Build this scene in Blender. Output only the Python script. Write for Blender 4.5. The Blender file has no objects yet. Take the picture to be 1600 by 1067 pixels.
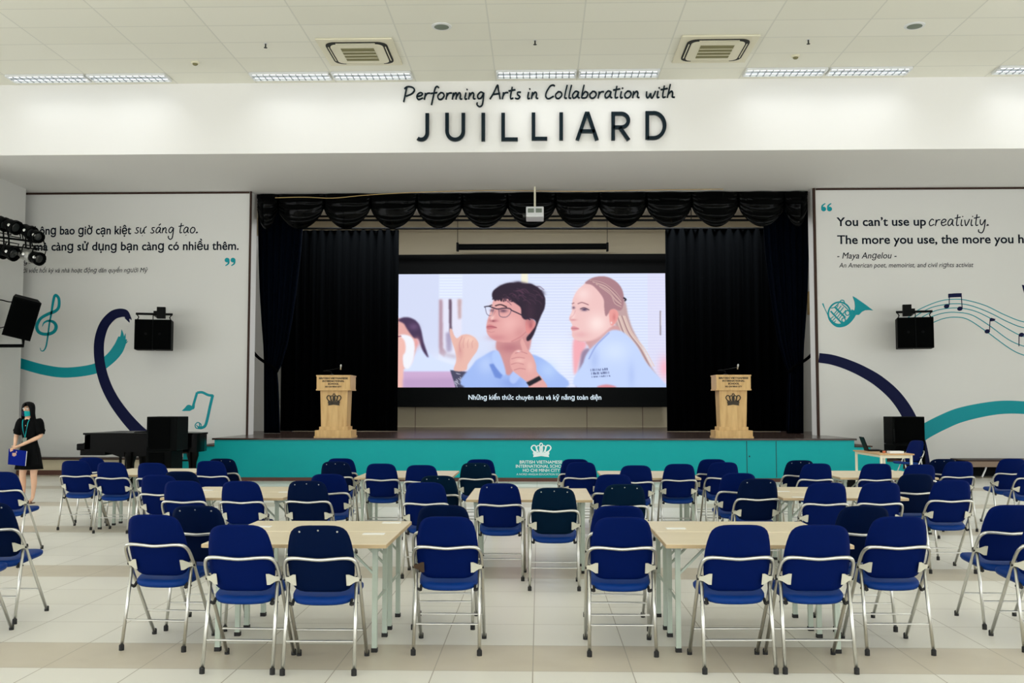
import bpy, bmesh, math, random
import numpy as np
from mathutils import Vector, Matrix, Euler
R = math.radians
random.seed(7)
SC = bpy.context.scene
COL = SC.collection

# ------------------------------------------------------------------ camera
F = 1556.0
VPX, VPY, CAMZ = 842.0, 632.0, 1.5
cam_d = bpy.data.cameras.new('camera'); cam = bpy.data.objects.new('camera', cam_d); COL.objects.link(cam)
cam_d.sensor_width = 36; cam_d.lens = 36 * F / 1600; cam_d.clip_end = 200
dv = Vector(((VPX - 800) / F, -(VPY - 533.5) / F, -1.0)).normalized()   # +Y of the room seen from the camera
yaw = math.atan2(dv.x, math.hypot(dv.y, dv.z)); pit = math.atan2(-dv.y, -dv.z)
cam.rotation_euler = Euler((R(90) + pit, 0, yaw), 'XYZ')
cam.location = (0, 0, CAMZ)
SC.camera = cam
bpy.context.view_layer.update()
CM = cam.rotation_euler.to_matrix()
def ray(px, py): return CM @ Vector(((px - 800) / F, -(py - 533.5) / F, -1))
def at(px, py, Y):
    d = ray(px, py); t = Y / d.y; return Vector((d.x * t, Y, CAMZ + d.z * t))
def gz(px, py, z):
    d = ray(px, py); t = (z - CAMZ) / d.z; return Vector((d.x * t, d.y * t, z))

# ------------------------------------------------------------------ light and exposure
SC.view_settings.view_transform = 'Standard'; SC.view_settings.look = 'None'
SC.view_settings.gamma = 1; SC.view_settings.use_curve_mapping = False
SC.view_settings.exposure = -0.08
W = bpy.data.worlds.new('world'); SC.world = W; W.use_nodes = True
W.node_tree.nodes['Background'].inputs[0].default_value = (0.75, 0.78, 0.72, 1)
W.node_tree.nodes['Background'].inputs[1].default_value = 0.0
SCREEN_GAIN = 1.12
LAMP_W = 5.0
FILL_GLOW = 3.0
LAMP_COL = (0.955, 0.975, 1.0)
def lamp(name, loc, sx, sy, power, spread=180, col=LAMP_COL, parent=None, rot=(0, 0, 0)):
    l = bpy.data.lights.new(name, 'AREA'); l.shape = 'RECTANGLE'; l.size = sx; l.size_y = sy
    l.energy = power; l.spread = R(spread); l.color = col
    o = bpy.data.objects.new(name, l); COL.objects.link(o); o.location = loc; o.rotation_euler = rot
    if parent: o.parent = parent
    return o

# ------------------------------------------------------------------ helpers
def lin(c):
    c = c / 255.0
    return c / 12.92 if c <= 0.04045 else ((c + 0.055) / 1.055) ** 2.4
def rgb(r, g, b): return (lin(r), lin(g), lin(b), 1)
def mat(name, col, rough=0.5, metal=0.0, emit=None, es=1.0, bump=0, bscale=200, spec=0.5, sheen=0, noise=0, nscale=5, coat=0):
    m = bpy.data.materials.new(name); m.use_nodes = True
    nt = m.node_tree; b = nt.nodes['Principled BSDF']
    b.inputs['Base Color'].default_value = col; b.inputs['Roughness'].default_value = rough
    b.inputs['Metallic'].default_value = metal; b.inputs['Specular IOR Level'].default_value = spec
    if sheen: b.inputs['Sheen Weight'].default_value = sheen
    if coat: b.inputs['Coat Weight'].default_value = coat
    if emit: b.inputs['Emission Color'].default_value = emit; b.inputs['Emission Strength'].default_value = es
    if bump or noise:
        tc = nt.nodes.new('ShaderNodeTexCoord')
    if bump:
        n = nt.nodes.new('ShaderNodeTexNoise'); n.inputs['Scale'].default_value = bscale
        nt.links.new(tc.outputs['Object'], n.inputs['Vector'])
        bp = nt.nodes.new('ShaderNodeBump'); bp.inputs['Strength'].default_value = bump; bp.inputs['Distance'].default_value = 0.002
        nt.links.new(n.outputs['Fac'], bp.inputs['Height']); nt.links.new(bp.outputs['Normal'], b.inputs['Normal'])
    if noise:
        n2 = nt.nodes.new('ShaderNodeTexNoise'); n2.inputs['Scale'].default_value = nscale
        nt.links.new(tc.outputs['Object'], n2.inputs['Vector'])
        mx = nt.nodes.new('ShaderNodeMix'); mx.data_type = 'RGBA'
        mx.inputs['A'].default_value = tuple(c * (1 - noise) for c in col[:3]) + (1,)
        mx.inputs['B'].default_value = tuple(min(1, c * (1 + noise)) for c in col[:3]) + (1,)
        nt.links.new(n2.outputs['Fac'], mx.inputs['Factor']); nt.links.new(mx.outputs['Result'], b.inputs['Base Color'])
    return m

def newbm(): return bmesh.new()
def mesh_of(name, bm, m, smooth=False, angle=None):
    bmesh.ops.recalc_face_normals(bm, faces=bm.faces[:])
    me = bpy.data.meshes.new(name); bm.to_mesh(me); bm.free()
    if m: me.materials.append(m)
    if smooth or angle:
        me.polygons.foreach_set('use_smooth', [True] * len(me.polygons))
        if angle: me.set_sharp_from_angle(angle=R(angle))
    return me
def obj(name, bm, m, parent=None, smooth=False, angle=None, label=None):
    o = bpy.data.objects.new(name, mesh_of(name, bm, m, smooth, angle)); COL.objects.link(o)
    if parent: o.parent = parent
    if label: o['label'] = label
    return o
def thing(name, label, cat, loc=(0, 0, 0), rz=0, group=None):
    o = bpy.data.objects.new(name, None); COL.objects.link(o); o.empty_display_size = 0.1
    o.location = loc; o.rotation_euler = (0, 0, rz); tag(o, label, cat, group); return o
def tag(o, label, cat, group=None):
    o['label'] = label; o['category'] = cat
    if group: o['group'] = group
    return o
def struct(name, bm, m, **k):
    o = obj(name, bm, m, **k); o['kind'] = 'structure'; return o
def dup(root, loc, rz, label=None, group=None):
    r = root.copy(); COL.objects.link(r); r.location = loc; r.rotation_euler = (0, 0, rz)
    if label: r['label'] = label
    if group: r['group'] = group
    for ch in root.children:
        c = ch.copy(); COL.objects.link(c); c.parent = r
        for g in ch.children:
            d = g.copy(); COL.objects.link(d); d.parent = c
    return r

def box(bm, c, s, rot=None, bev=0):
    M = Matrix.Translation(c) @ (rot.to_4x4() if rot else Matrix()) @ Matrix.Diagonal((s[0], s[1], s[2], 1))
    r = bmesh.ops.create_cube(bm, size=1, matrix=M)
    if bev:
        es = list({e for v in r['verts'] for e in v.link_edges})
        bmesh.ops.bevel(bm, geom=es, offset=bev, segments=2, affect='EDGES', profile=0.6)
def bx(bm, x0, x1, y0, y1, z0, z1, bev=0):
    box(bm, ((x0 + x1) / 2, (y0 + y1) / 2, (z0 + z1) / 2), (abs(x1 - x0), abs(y1 - y0), abs(z1 - z0)), None, bev)
def catmull(P, n=6, closed=False):
    P = [Vector(p) for p in P]; N = len(P); out = []
    rng = range(N if closed else N - 1)
    for i in rng:
        if closed: a, b, c, d = P[(i - 1) % N], P[i], P[(i + 1) % N], P[(i + 2) % N]
        else:
            b, c = P[i], P[i + 1]
            a = P[i - 1] if i else b * 2 - c
            d = P[i + 2] if i + 2 < N else c * 2 - b
        for k in range(n):
            t = k / n
            out.append(0.5 * ((2 * b) + (c - a) * t + (2 * a - 5 * b + 4 * c - d) * t * t + (3 * b - a - 3 * c + d) * t ** 3))
    if not closed: out.append(P[-1])
    return out
def tube(bm, pts, r, seg=8, closed=False, caps=True):
    pts = [Vector(p) for p in pts]; n = len(pts)
    rr = r if isinstance(r, (list, tuple)) else [r] * n
    rings = []; ref = None
    for i, p in enumerate(pts):
        a = pts[i - 1] if (i or closed) else p
        b = pts[(i + 1) % n] if (i < n - 1 or closed) else p
        t = (b - a).normalized()
        if ref is None:
            ref = Vector((0, 0, 1)) if abs(t.z) < 0.9 else Vector((1, 0, 0))
        u = (ref - t * ref.dot(t)).normalized(); v = t.cross(u); ref = u
        rings.append([bm.verts.new(p + (u * math.cos(2 * math.pi * k / seg) + v * math.sin(2 * math.pi * k / seg)) * rr[i]) for k in range(seg)])
    m = n if closed else n - 1
    for i in range(m):
        A, B = rings[i], rings[(i + 1) % n]
        for k in range(seg): bm.faces.new((A[k], A[(k + 1) % seg], B[(k + 1) % seg], B[k]))
    if caps and not closed: bm.faces.new(rings[0]); bm.faces.new(rings[-1])
def lathe(bm, prof, c=(0, 0, 0), axis=None, seg=16):
    c = Vector(c); q = Vector((0, 0, 1)).rotation_difference(Vector(axis)).to_matrix() if axis else Matrix.Identity(3)
    rings = []
    for r, z in prof:
        if r < 1e-6: rings.append([bm.verts.new(c + q @ Vector((0, 0, z)))])
        else: rings.append([bm.verts.new(c + q @ Vector((r * math.cos(2 * math.pi * k / seg), r * math.sin(2 * math.pi * k / seg), z))) for k in range(seg)])
    for A, B in zip(rings, rings[1:]):
        for k in range(seg):
            k2 = (k + 1) % seg
            if len(A) == 1 and len(B) == 1: continue
            if len(A) == 1: bm.faces.new((A[0], B[k], B[k2]))
            elif len(B) == 1: bm.faces.new((A[k], A[k2], B[0]))
            else: bm.faces.new((A[k], A[k2], B[k2], B[k]))
    if len(rings[0]) > 1: bm.faces.new(rings[0])
    if len(rings[-1]) > 1: bm.faces.new(rings[-1])
def prism(bm, poly, f, d0, d1):
    """poly: 2D points; f(a, b, d) -> 3D; extruded from depth d0 to d1"""
    A = [bm.verts.new(f(p[0], p[1], d0)) for p in poly]; B = [bm.verts.new(f(p[0], p[1], d1)) for p in poly]
    n = len(poly)
    bm.faces.new(A); bm.faces.new(B)
    for i in range(n): bm.faces.new((A[i], A[(i + 1) % n], B[(i + 1) % n], B[i]))
def ribbon(bm, pts, w, Y, thk, closed=False):
    """flat stroke on a plane facing -Y: pts are (X, Z); w width or list of widths"""
    P = [Vector((p[0], p[1])) for p in pts]; n = len(P)
    ww = w if isinstance(w, (list, tuple)) else [w] * n
    L = []; Rr = []
    for i, p in enumerate(P):
        a = P[i - 1] if (i or closed) else p; b = P[(i + 1) % n] if (i < n - 1 or closed) else p
        d1 = (p - a); d2 = (b - p)
        d1 = d1.normalized() if d1.length > 1e-9 else None; d2 = d2.normalized() if d2.length > 1e-9 else None
        if d1 is None: d1 = d2
        if d2 is None: d2 = d1
        t = (d1 + d2); t = t.normalized() if t.length > 1e-6 else d1
        nn = Vector((-t.y, t.x)); k = max(0.45, abs(nn.dot(Vector((-d1.y, d1.x)))))
        h = ww[i] / 2 / k
        L.append(p + nn * h); Rr.append(p - nn * h)
    mk = lambda q, y: bm.verts.new((q.x, y, q.y))
    LF = [mk(q, Y - thk) for q in L]; RF = [mk(q, Y - thk) for q in Rr]
    LB = [mk(q, Y) for q in L]; RB = [mk(q, Y) for q in Rr]
    for i in range(n if closed else n - 1):
        j = (i + 1) % n
        bm.faces.new((LF[i], LF[j], RF[j], RF[i])); bm.faces.new((LB[i], RB[i], RB[j], LB[j]))
        bm.faces.new((LF[i], LB[i], LB[j], LF[j])); bm.faces.new((RF[i], RF[j], RB[j], RB[i]))
    if not closed:
        bm.faces.new((LF[0], RF[0], RB[0], LB[0])); bm.faces.new((LF[-1], LB[-1], RB[-1], RF[-1]))
def pxs(pts, Y):
    return [(at(x, y, Y).x, at(x, y, Y).z) for x, y in pts]
def mpp(Y): return Y / F     # metres per photo pixel at depth Y
_tcache = {}
def text_geo(s, bold=0.0, shear=0.0, space=1.0):
    s = s.replace('g', '\u0261')
    k = (s, bold, shear, space)
    if k in _tcache: return _tcache[k]
    cu = bpy.data.curves.new('t', 'FONT'); cu.body = s; cu.offset = 0.0005 if '\u1edd' in s else 0; cu.shear = shear; cu.resolution_u = 3
    cu.space_character = space
    o = bpy.data.objects.new('t', cu); COL.objects.link(o); bpy.context.view_layer.update()
    me = bpy.data.meshes.new_from_object(o.evaluated_get(bpy.context.evaluated_depsgraph_get()))
    V = [v.co.copy() for v in me.vertices]; Fc = [tuple(p.vertices) for p in me.polygons]
    bpy.data.objects.remove(o); bpy.data.curves.remove(cu); bpy.data.meshes.remove(me)
    if bold:                                            # heavier weight: push every outline outwards
        cnt = {}; 
        for t in Fc:
            A = sum((V[t[i]].x * V[t[(i + 1) % len(t)]].y - V[t[(i + 1) % len(t)]].x * V[t[i]].y) for i in range(len(t)))
            t2 = t if A > 0 else tuple(reversed(t))
            for i in range(len(t2)): cnt[(t2[i], t2[(i + 1) % len(t2)])] = 1
        N = [Vector((0, 0)) for _ in V]; K = [[] for _ in V]
        for (a, b) in cnt:
            if (b, a) in cnt: continue
            d = V[b] - V[a]
            if d.length < 1e-7: continue
            n = Vector((d.y, -d.x)).normalized(); K[a].append(n); K[b].append(n)
        for i, ns in enumerate(K):
            if not ns: continue
            m_ = sum(ns, Vector((0, 0)))
            if m_.length < 1e-6: continue
            m_.normalize(); c_ = max(.6, min(m_.dot(n) for n in ns)); V[i] = V[i] + Vector((m_.x, m_.y, 0)) * (bold / c_)
    _tcache[k] = (V, Fc); return V, Fc
def text_bm(bm, s, X0, X1, Z, h, Y, thk=0.003, bold=0.0, shear=0.0, space=1.0, slope=0.0):
    """lettering on a plane facing -Y, ink spanning X0..X1, baseline Z, capital height h"""
    V, Fc = text_geo(s, bold, shear, space)
    xa = min(v.x for v in V); xb = max(v.x for v in V); sx = (X1 - X0) / (xb - xa)
    cap = max(v.y for v in text_geo('H', bold)[0]); sz = h / cap
    f = [bm.verts.new((X0 + (v.x - xa) * sx, Y - thk, Z + v.y * sz + slope * (v.x - xa) * sx)) for v in V]
    for t in Fc:
        try: bm.faces.new([f[i] for i in t])
        except ValueError: pass
    faces = [fc for fc in bm.faces if all(v in set(f) for v in fc.verts)] if thk > 0.01 else []
    if faces:
        r = bmesh.ops.extrude_face_region(bm, geom=faces)
        for v in [g for g in r['geom'] if isinstance(g, bmesh.types.BMVert)]: v.co.y = Y
def text_px(name, s, x0, x1, yb, cap, Y, m, parent=None, **k):
    bm = newbm(); a = at(x0, yb, Y); b = at(x1, yb, Y)
    text_bm(bm, s, a.x, b.x, a.z, cap * mpp(Y), Y, **k)
    return obj(name, bm, m, parent)

# ------------------------------------------------------------------ materials
M = {}
M['wall'] = mat('wall_paint', rgb(218, 218, 214), 0.7, bump=0.05, bscale=60, spec=0.3)
M['white'] = mat('white_paint', rgb(240, 239, 236), 0.6, spec=0.3)
M['stagewall'] = mat('stage_wall_paint', rgb(205, 194, 165), 0.7)
M['black'] = mat('black_plastic', rgb(3, 5, 5), 0.5, spec=0.08)
M['blackcab'] = mat('black_cabinet_paint', rgb(2, 4, 4), 0.6, bump=0.3, bscale=400, spec=0.05)
M['grille'] = mat('black_metal_grille', rgb(1, 2, 2), 0.7, bump=0.6, bscale=900, spec=0.03)
M['piano'] = mat('black_piano_lacquer', rgb(1, 1, 1), 0.25, spec=0.08)
M['velvet'] = mat('black_velvet', rgb(2, 3, 4), 0.95, spec=0.02)
M['satin'] = mat('black_satin', rgb(1, 2, 2), 0.14, spec=0.07)
M['navycloth'] = mat('navy_curtain_cloth', rgb(2, 7, 18), 0.9, spec=0.03)
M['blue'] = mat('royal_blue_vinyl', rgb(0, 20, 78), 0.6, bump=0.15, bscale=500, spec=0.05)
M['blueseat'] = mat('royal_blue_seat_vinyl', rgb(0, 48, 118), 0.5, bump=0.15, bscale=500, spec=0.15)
M['bluedark'] = mat('dark_navy_vinyl', rgb(0, 16, 50), 0.6, bump=0.15, bscale=500, spec=0.05)
M['teal_vinyl'] = mat('dark_teal_navy_vinyl', rgb(0, 25, 46), 0.6, bump=0.15, bscale=500, spec=0.05)
M['chrome'] = mat('brushed_chrome', rgb(205, 205, 200), 0.28, 1.0)
M['plate'] = mat('beige_bracket_paint', rgb(205, 203, 185), 0.5)
M['rustplate'] = mat('rusty_bracket', rgb(70, 52, 35), 0.8)
M['rubber'] = mat('black_rubber', rgb(18, 18, 18), 0.7)
M['tableleg'] = mat('pale_green_leg_paint', rgb(180, 192, 178), 0.4)
M['tableedge'] = mat('table_edge_band', rgb(196, 172, 132), 0.5)
M['teal'] = mat('teal_panel', rgb(0, 160, 162), 0.5, spec=0.2)
M['tealart'] = mat('teal_wall_vinyl', rgb(0, 146, 156), 0.5, spec=0.2)
M['navyart'] = mat('navy_wall_vinyl', rgb(6, 14, 56), 0.5, spec=0.1)
M['ink'] = mat('dark_lettering_vinyl', rgb(6, 16, 32), 0.5, spec=0.1)
M['letter'] = mat('dark_acrylic_letter', rgb(4, 26, 36), 0.4, spec=0.2)
M['whiteink'] = mat('white_print', rgb(225, 240, 240), 0.5)
M['brownink'] = mat('dark_brown_engraving', rgb(44, 34, 16), 0.6)
M['trimwood'] = mat('dark_wood_trim', rgb(56, 36, 26), 0.5, spec=0.2)
M['skirt'] = mat('brown_skirting', rgb(84, 48, 34), 0.5)
M['plasticw'] = mat('white_plastic', rgb(226, 228, 228), 0.4)
M['cream'] = mat('cream_plastic', rgb(226, 221, 196), 0.45)
M['filter'] = mat('olive_filter_mesh', rgb(128, 124, 86), 0.8)
M['darkslot'] = mat('dark_slot', rgb(30, 32, 28), 0.8)
M['greygrille'] = mat('grey_speaker_grille', rgb(120, 130, 118), 0.7)
M['skin'] = mat('skin', rgb(222, 178, 148), 0.5)
M['hair'] = mat('black_hair', rgb(5, 4, 5), 0.5, spec=0.1)
M['dress'] = mat('black_dress_cloth', rgb(4, 5, 6), 0.85, bump=0.2, bscale=300, spec=0.1)
M['folder'] = mat('royal_blue_folder', rgb(1, 24, 118), 0.4, spec=0.05)
M['paper'] = mat('white_paper', rgb(235, 235, 230), 0.7)
M['silver'] = mat('silver_metal', rgb(200, 200, 195), 0.35, 0.8)
M['glassdark'] = mat('dark_lens', rgb(40, 44, 44), 0.1)
M['tube'] = mat('fluorescent_tube', (1, 1, 1, 1), 0.5, emit=(0.92, 1.0, 1.0, 1), es=2.4)
M['louvre'] = mat('mirror_louvre', rgb(150, 156, 165), 0.3, 0.6)
M['benchrail'] = mat('taupe_bench_rail', rgb(132, 112, 94), 0.6)
M['tan'] = mat('tan_box_board', rgb(186, 158, 104), 0.7)

def nodes_of(name):
    m = bpy.data.materials.new(name); m.use_nodes = True; nt = m.node_tree
    return m, nt, nt.nodes['Principled BSDF'], nt.links
def grid_mask(nt, coord, axis, period, phase, width):
    """1 near lines coord = phase + k*period"""
    sep = nt.nodes.new('ShaderNodeSeparateXYZ'); nt.links.new(coord, sep.inputs[0])
    def mth(op, a, b=None):
        n = nt.nodes.new('ShaderNodeMath'); n.operation = op
        for i, v in enumerate((a, b)):
            if v is None: continue
            if isinstance(v, (int, float)): n.inputs[i].default_value = v
            else: nt.links.new(v, n.inputs[i])
        return n.outputs[0]
    s = mth('SUBTRACT', sep.outputs[axis], phase - period / 2)
    fr = mth('FLOORED_MODULO', s, period)
    d = mth('ABSOLUTE', mth('SUBTRACT', fr, period / 2))
    return mth('LESS_THAN', d, width), mth
def wood(name, c1, c2, axis=2, rough=0.4, scale=3.0, stretch=12):
    m, nt, b, lk = nodes_of(name)
    tc = nt.nodes.new('ShaderNodeTexCoord'); mp = nt.nodes.new('ShaderNodeMapping')
    sc = [stretch] * 3; sc[axis] = 1.0; mp.inputs['Scale'].default_value = sc
    n = nt.nodes.new('ShaderNodeTexNoise'); n.inputs['Scale'].default_value = scale; n.inputs['Detail'].default_value = 6
    cr = nt.nodes.new('ShaderNodeValToRGB'); cr.color_ramp.elements[0].color = c1; cr.color_ramp.elements[1].color = c2
    cr.color_ramp.elements[0].position = 0.3; cr.color_ramp.elements[1].position = 0.7
    lk.new(tc.outputs['Object'], mp.inputs[0]); lk.new(mp.outputs[0], n.inputs['Vector']); lk.new(n.outputs['Fac'], cr.inputs[0])
    lk.new(cr.outputs[0], b.inputs['Base Color']); b.inputs['Roughness'].default_value = rough
    return m
M['lectern'] = wood('honey_lectern_wood', rgb(190, 150, 92), rgb(216, 180, 120), 2, 0.45, 2.0, 8)
M['tabletop'] = wood('pale_laminate_tabletop', rgb(222, 208, 178), rgb(230, 217, 188), 0, 0.38, 4.0, 20)
M['desk'] = wood('brown_desk_top', rgb(190, 150, 100), rgb(205, 165, 115), 1, 0.4)
M['stagefloor'] = wood('dark_polished_stage_boards', rgb(46, 34, 29), rgb(62, 46, 38), 0, 0.2, 2.0, 14)
# ------------------------------------------------------------------ room shell
CEIL = 7.55; YB = 18.3; YW = 21.6; SOF = 6.2; STZ = 0.84; YS = 19.6; YBACK = 29.4
XL, XR, YN = -15.5, 15.5, -7.0
OXL = at(389, 480, YW).x; OXR = at(1275, 480, YW).x      # stage opening

m, nt, b, lk = nodes_of('floor_tiles')
tc = nt.nodes.new('ShaderNodeTexCoord')
gx, mth = grid_mask(nt, tc.outputs['Object'], 'X', 0.56, -0.037, 0.003)
gy, mth = grid_mask(nt, tc.outputs['Object'], 'Y', 0.598, 5.72, 0.003)
line = mth('MAXIMUM', gx, gy)
sep = nt.nodes.new('ShaderNodeSeparateXYZ'); lk.new(tc.outputs['Object'], sep.inputs[0])
row = mth('FLOOR', mth('DIVIDE', mth('SUBTRACT', sep.outputs['Y'], 5.72), 0.598))
colx = mth('FLOOR', mth('DIVIDE', mth('SUBTRACT', sep.outputs['X'], -0.037), 0.56))
dark = mth('LESS_THAN', mth('FLOORED_MODULO', row, 5), 0.5)
cmb = nt.nodes.new('ShaderNodeCombineXYZ'); lk.new(row, cmb.inputs[0]); lk.new(colx, cmb.inputs[1])
wn = nt.nodes.new('ShaderNodeTexWhiteNoise'); lk.new(cmb.outputs[0], wn.inputs['Vector'])
def mixc(fac, a, bb):
    n = nt.nodes.new('ShaderNodeMix'); n.data_type = 'RGBA'
    for k, v in (('Factor', fac), ('A', a), ('B', bb)):
        if isinstance(v, (tuple, float)): n.inputs[k].default_value = v
        else: lk.new(v, n.inputs[k])
    return n.outputs['Result']
light = mixc(wn.outputs['Value'], rgb(226, 223, 211), rgb(231, 228, 217))
nz = nt.nodes.new('ShaderNodeTexNoise'); nz.inputs['Scale'].default_value = 4; lk.new(tc.outputs['Object'], nz.inputs['Vector'])
darkc = mixc(nz.outputs['Fac'], rgb(196, 186, 166), rgb(210, 201, 182))
c = mixc(line, mixc(dark, light, darkc), rgb(168, 160, 142))
lk.new(c, b.inputs['Base Color']); b.inputs['Roughness'].default_value = 0.3; b.inputs['Specular IOR Level'].default_value = 0.4
M['floor'] = m

m, nt, b, lk = nodes_of('ceiling_tiles')
tc = nt.nodes.new('ShaderNodeTexCoord')
gx, mth = grid_mask(nt, tc.outputs['Object'], 'X', 1.506, -0.79, 0.012)
gy, mth = grid_mask(nt, tc.outputs['Object'], 'Y', 0.745, 17.69, 0.012)
line = mth('MAXIMUM', gx, gy)
sep = nt.nodes.new('ShaderNodeSeparateXYZ'); lk.new(tc.outputs['Object'], sep.inputs[0])
row = mth('FLOOR', mth('DIVIDE', mth('SUBTRACT', sep.outputs['Y'], 17.69), 0.745))
colx = mth('FLOOR', mth('DIVIDE', mth('SUBTRACT', sep.outputs['X'], -0.79), 1.506))
cmb = nt.nodes.new('ShaderNodeCombineXYZ'); lk.new(row, cmb.inputs[0]); lk.new(colx, cmb.inputs[1])
wn = nt.nodes.new('ShaderNodeTexWhiteNoise'); lk.new(cmb.outputs[0], wn.inputs['Vector'])
tile = mixc(wn.outputs['Value'], rgb(236, 235, 222), rgb(240, 239, 227))
c = mixc(line, tile, rgb(222, 222, 211))
lk.new(c, b.inputs['Base Color']); b.inputs['Roughness'].default_value = 0.8; b.inputs['Specular IOR Level'].default_value = 0.2
M['ceiling'] = m

bm = newbm(); bx(bm, XL, XR, YN, 30, -0.2, 0); struct('floor', bm, M['floor'])
bm = newbm(); bx(bm, XL, XR, YN, YB, CEIL, CEIL + 0.2); struct('ceiling', bm, M['ceiling'])
bm = newbm(); bx(bm, XL, XR, YB, 23.0, SOF, CEIL + 0.2); struct('wall_beam', bm, M['white'])
bm = newbm(); bx(bm, XL, OXL, YW, 22.1, 0, SOF); struct('wall_front_left', bm, M['wall'])
bm = newbm(); bx(bm, OXR, XR, YW, 22.1, 0, SOF); struct('wall_front_right', bm, M['wall'])
bm = newbm(); bx(bm, XL - 0.2, XL, YN, 22.1, 0, CEIL + 0.2); struct('wall_left', bm, M['wall'])
bm = newbm(); bx(bm, XR, XR + 0.2, YN, 22.1, 0, CEIL + 0.2); struct('wall_right', bm, M['wall'])
bm = newbm(); bx(bm, XL, XR, YN - 0.2, YN, 0, CEIL + 0.2); struct('wall_rear', bm, M['wall'])
cxl = at(36, 450, 21.2).x
bm = newbm(); bx(bm, cxl - 1.6, cxl, YB, 21.2, 0, SOF); struct('wall_column', bm, M['wall'])
# unseen windows, added behind and beside the hall so their glow lifts the walls
M['fill_glow'] = mat('fill_glow_pane', (1, 1, 1, 1), 0.5, emit=(0.94, 0.97, 1.0, 1), es=FILL_GLOW)
def fill_window(n, axis, pos, u0, u1, z0, z1, inward):
    bm = newbm(); nb = 7; W_ = (u1 - u0) / nb
    def q_(bm, a0, a1, zz0, zz1, d0, d1):
        if axis == 'y': bx(bm, a0, a1, pos + inward * d0, pos + inward * d1, zz0, zz1)
        else: bx(bm, pos + inward * d0, pos + inward * d1, a0, a1, zz0, zz1)
    for i in range(nb + 1): q_(bm, u0 + i * W_ - .05, u0 + i * W_ + .05, z0, z1, .002, .1)
    for z in (z0, z1, z0 + (z1 - z0) * .65): q_(bm, u0, u1, z - .05, z + .05, .002, .1)
    fr = struct('fill_window_%d' % n, bm, M['plasticw'])
    bm = newbm(); q_(bm, u0, u1, z0, z1, .01, .03); obj('pane', bm, M['fill_glow'], fr)
fill_window(1, 'y', YN, -13, 13, 0.9, 5.4, 1)
fill_window(2, 'x', XL, -5, 15, 0.9, 5.0, 1)
fill_window(3, 'x', XR, -5, 15, 0.9, 5.0, -1)
# stage house
lamp('stage_fill_light', (0, 24.2, 6.9), 11, 0.4, 620, 180)  # bare lamp added to brighten the back wall and wings, no fixture
bm = newbm(); bx(bm, -10, 10, YBACK, YBACK + 0.2, 0, 7.3); struct('wall_stage_back', bm, M['stagewall'])
sbk = bpy.data.objects['wall_stage_back']
for px in (649, 917, 1004):
    a = at(px, 650, YBACK); bm = newbm(); bx(bm, a.x - .012, a.x + .012, YBACK - .006, YBACK, STZ, zof(637, YBACK) if False else 2.0); obj('joint_strip', bm, M['benchrail'], sbk)
bm = newbm(); bx(bm, -10.2, -10, 22.1, YBACK + 0.2, 0, 7.3); struct('wall_stage_left', bm, M['stagewall'])
bm = newbm(); bx(bm, 10, 10.2, 22.1, YBACK + 0.2, 0, 7.3); struct('wall_stage_right', bm, M['stagewall'])
bm = newbm(); bx(bm, -10.2, 10.2, 23.0, YBACK + 0.2, 7.1, 7.3); struct('ceiling_stage', bm, M['white'])
bm = newbm(); bx(bm, -10, -6.15, 24.75, 24.9, STZ, 5.75); struct('wall_wing_left', bm, M['wall'])
bm = newbm(); bx(bm, 5.95, 10, 24.75, 24.9, STZ, 5.75); struct('wall_wing_right', bm, M['wall'])
# trims round the opening and along the wall tops
bm = newbm(); bx(bm, OXL - 0.015, OXL + 0.02, YW - 0.03, YW + 0.03, STZ, SOF - 0.002); struct('trim_1', bm, M['trimwood'])
bm = newbm(); bx(bm, OXR - 0.025, OXR + 0.025, YW - 0.03, YW + 0.03, STZ, SOF - 0.002); struct('trim_2', bm, M['trimwood'])
bm = newbm(); bx(bm, XL, OXL - 0.03, YW - 0.02, YW, SOF - 0.045, SOF - 0.005); struct('trim_3', bm, M['trimwood'])
bm = newbm(); bx(bm, OXR + 0.04, XR, YW - 0.02, YW, SOF - 0.045, SOF - 0.005); struct('trim_4', bm, M['trimwood'])
bm = newbm(); bx(bm, cxl - 0.02, cxl + 0.015, 19.75, 19.82, 0, SOF - 0.01); struct('trim_5', bm, M['wall'])

# ------------------------------------------------------------------ ceiling fixtures
def fix_x(k): return -0.79 + 1.506 * (k + 0.5)
FW, FD, FY = 1.44, 0.36, 17.88
fx0 = thing('ceiling_light', 'x', 'ceiling light', (0, 0, CEIL))
bm = newbm(); t = 0.012
bx(bm, -FW / 2, FW / 2, -FD / 2, FD / 2, -0.008, -0.002)
for s in (-1, 1):
    bx(bm, -FW / 2, FW / 2, s * FD / 2 - t, s * FD / 2 + t, -0.042, -0.002)
    bx(bm, s * FW / 2 - t, s * FW / 2 + t, -FD / 2, FD / 2, -0.042, -0.002)
obj('housing', bm, M['plasticw'], fx0)
for s in (-1, 1):
    bm = newbm(); tube(bm, [(-FW / 2 + 0.03, s * 0.09, -0.018), (FW / 2 - 0.03, s * 0.09, -0.018)], 0.009); obj('tube', bm, M['tube'], fx0, smooth=True)
bm = newbm()
for i in range(1, 12): bx(bm, -FW / 2 + i * FW / 12 - 0.01, -FW / 2 + i * FW / 12 + 0.01, -FD / 2 + t, FD / 2 - t, -0.041, -0.028)
bx(bm, -FW / 2 + t, FW / 2 - t, -0.008, 0.008, -0.041, -0.028)
obj('louvre', bm, M['louvre'], fx0)
rows_y = [FY, FY - 4.47, FY - 8.94, FY - 13.41, FY - 17.88, FY - 22.35]
first = True
PAIRS = {-9: 'beyond the left edge of the ceiling', -6: 'leftmost pair', -3: 'pair by the left air conditioner', 0: 'middle pair over the script', 3: 'pair by the right air conditioner', 6: 'rightmost pair'}
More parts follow.
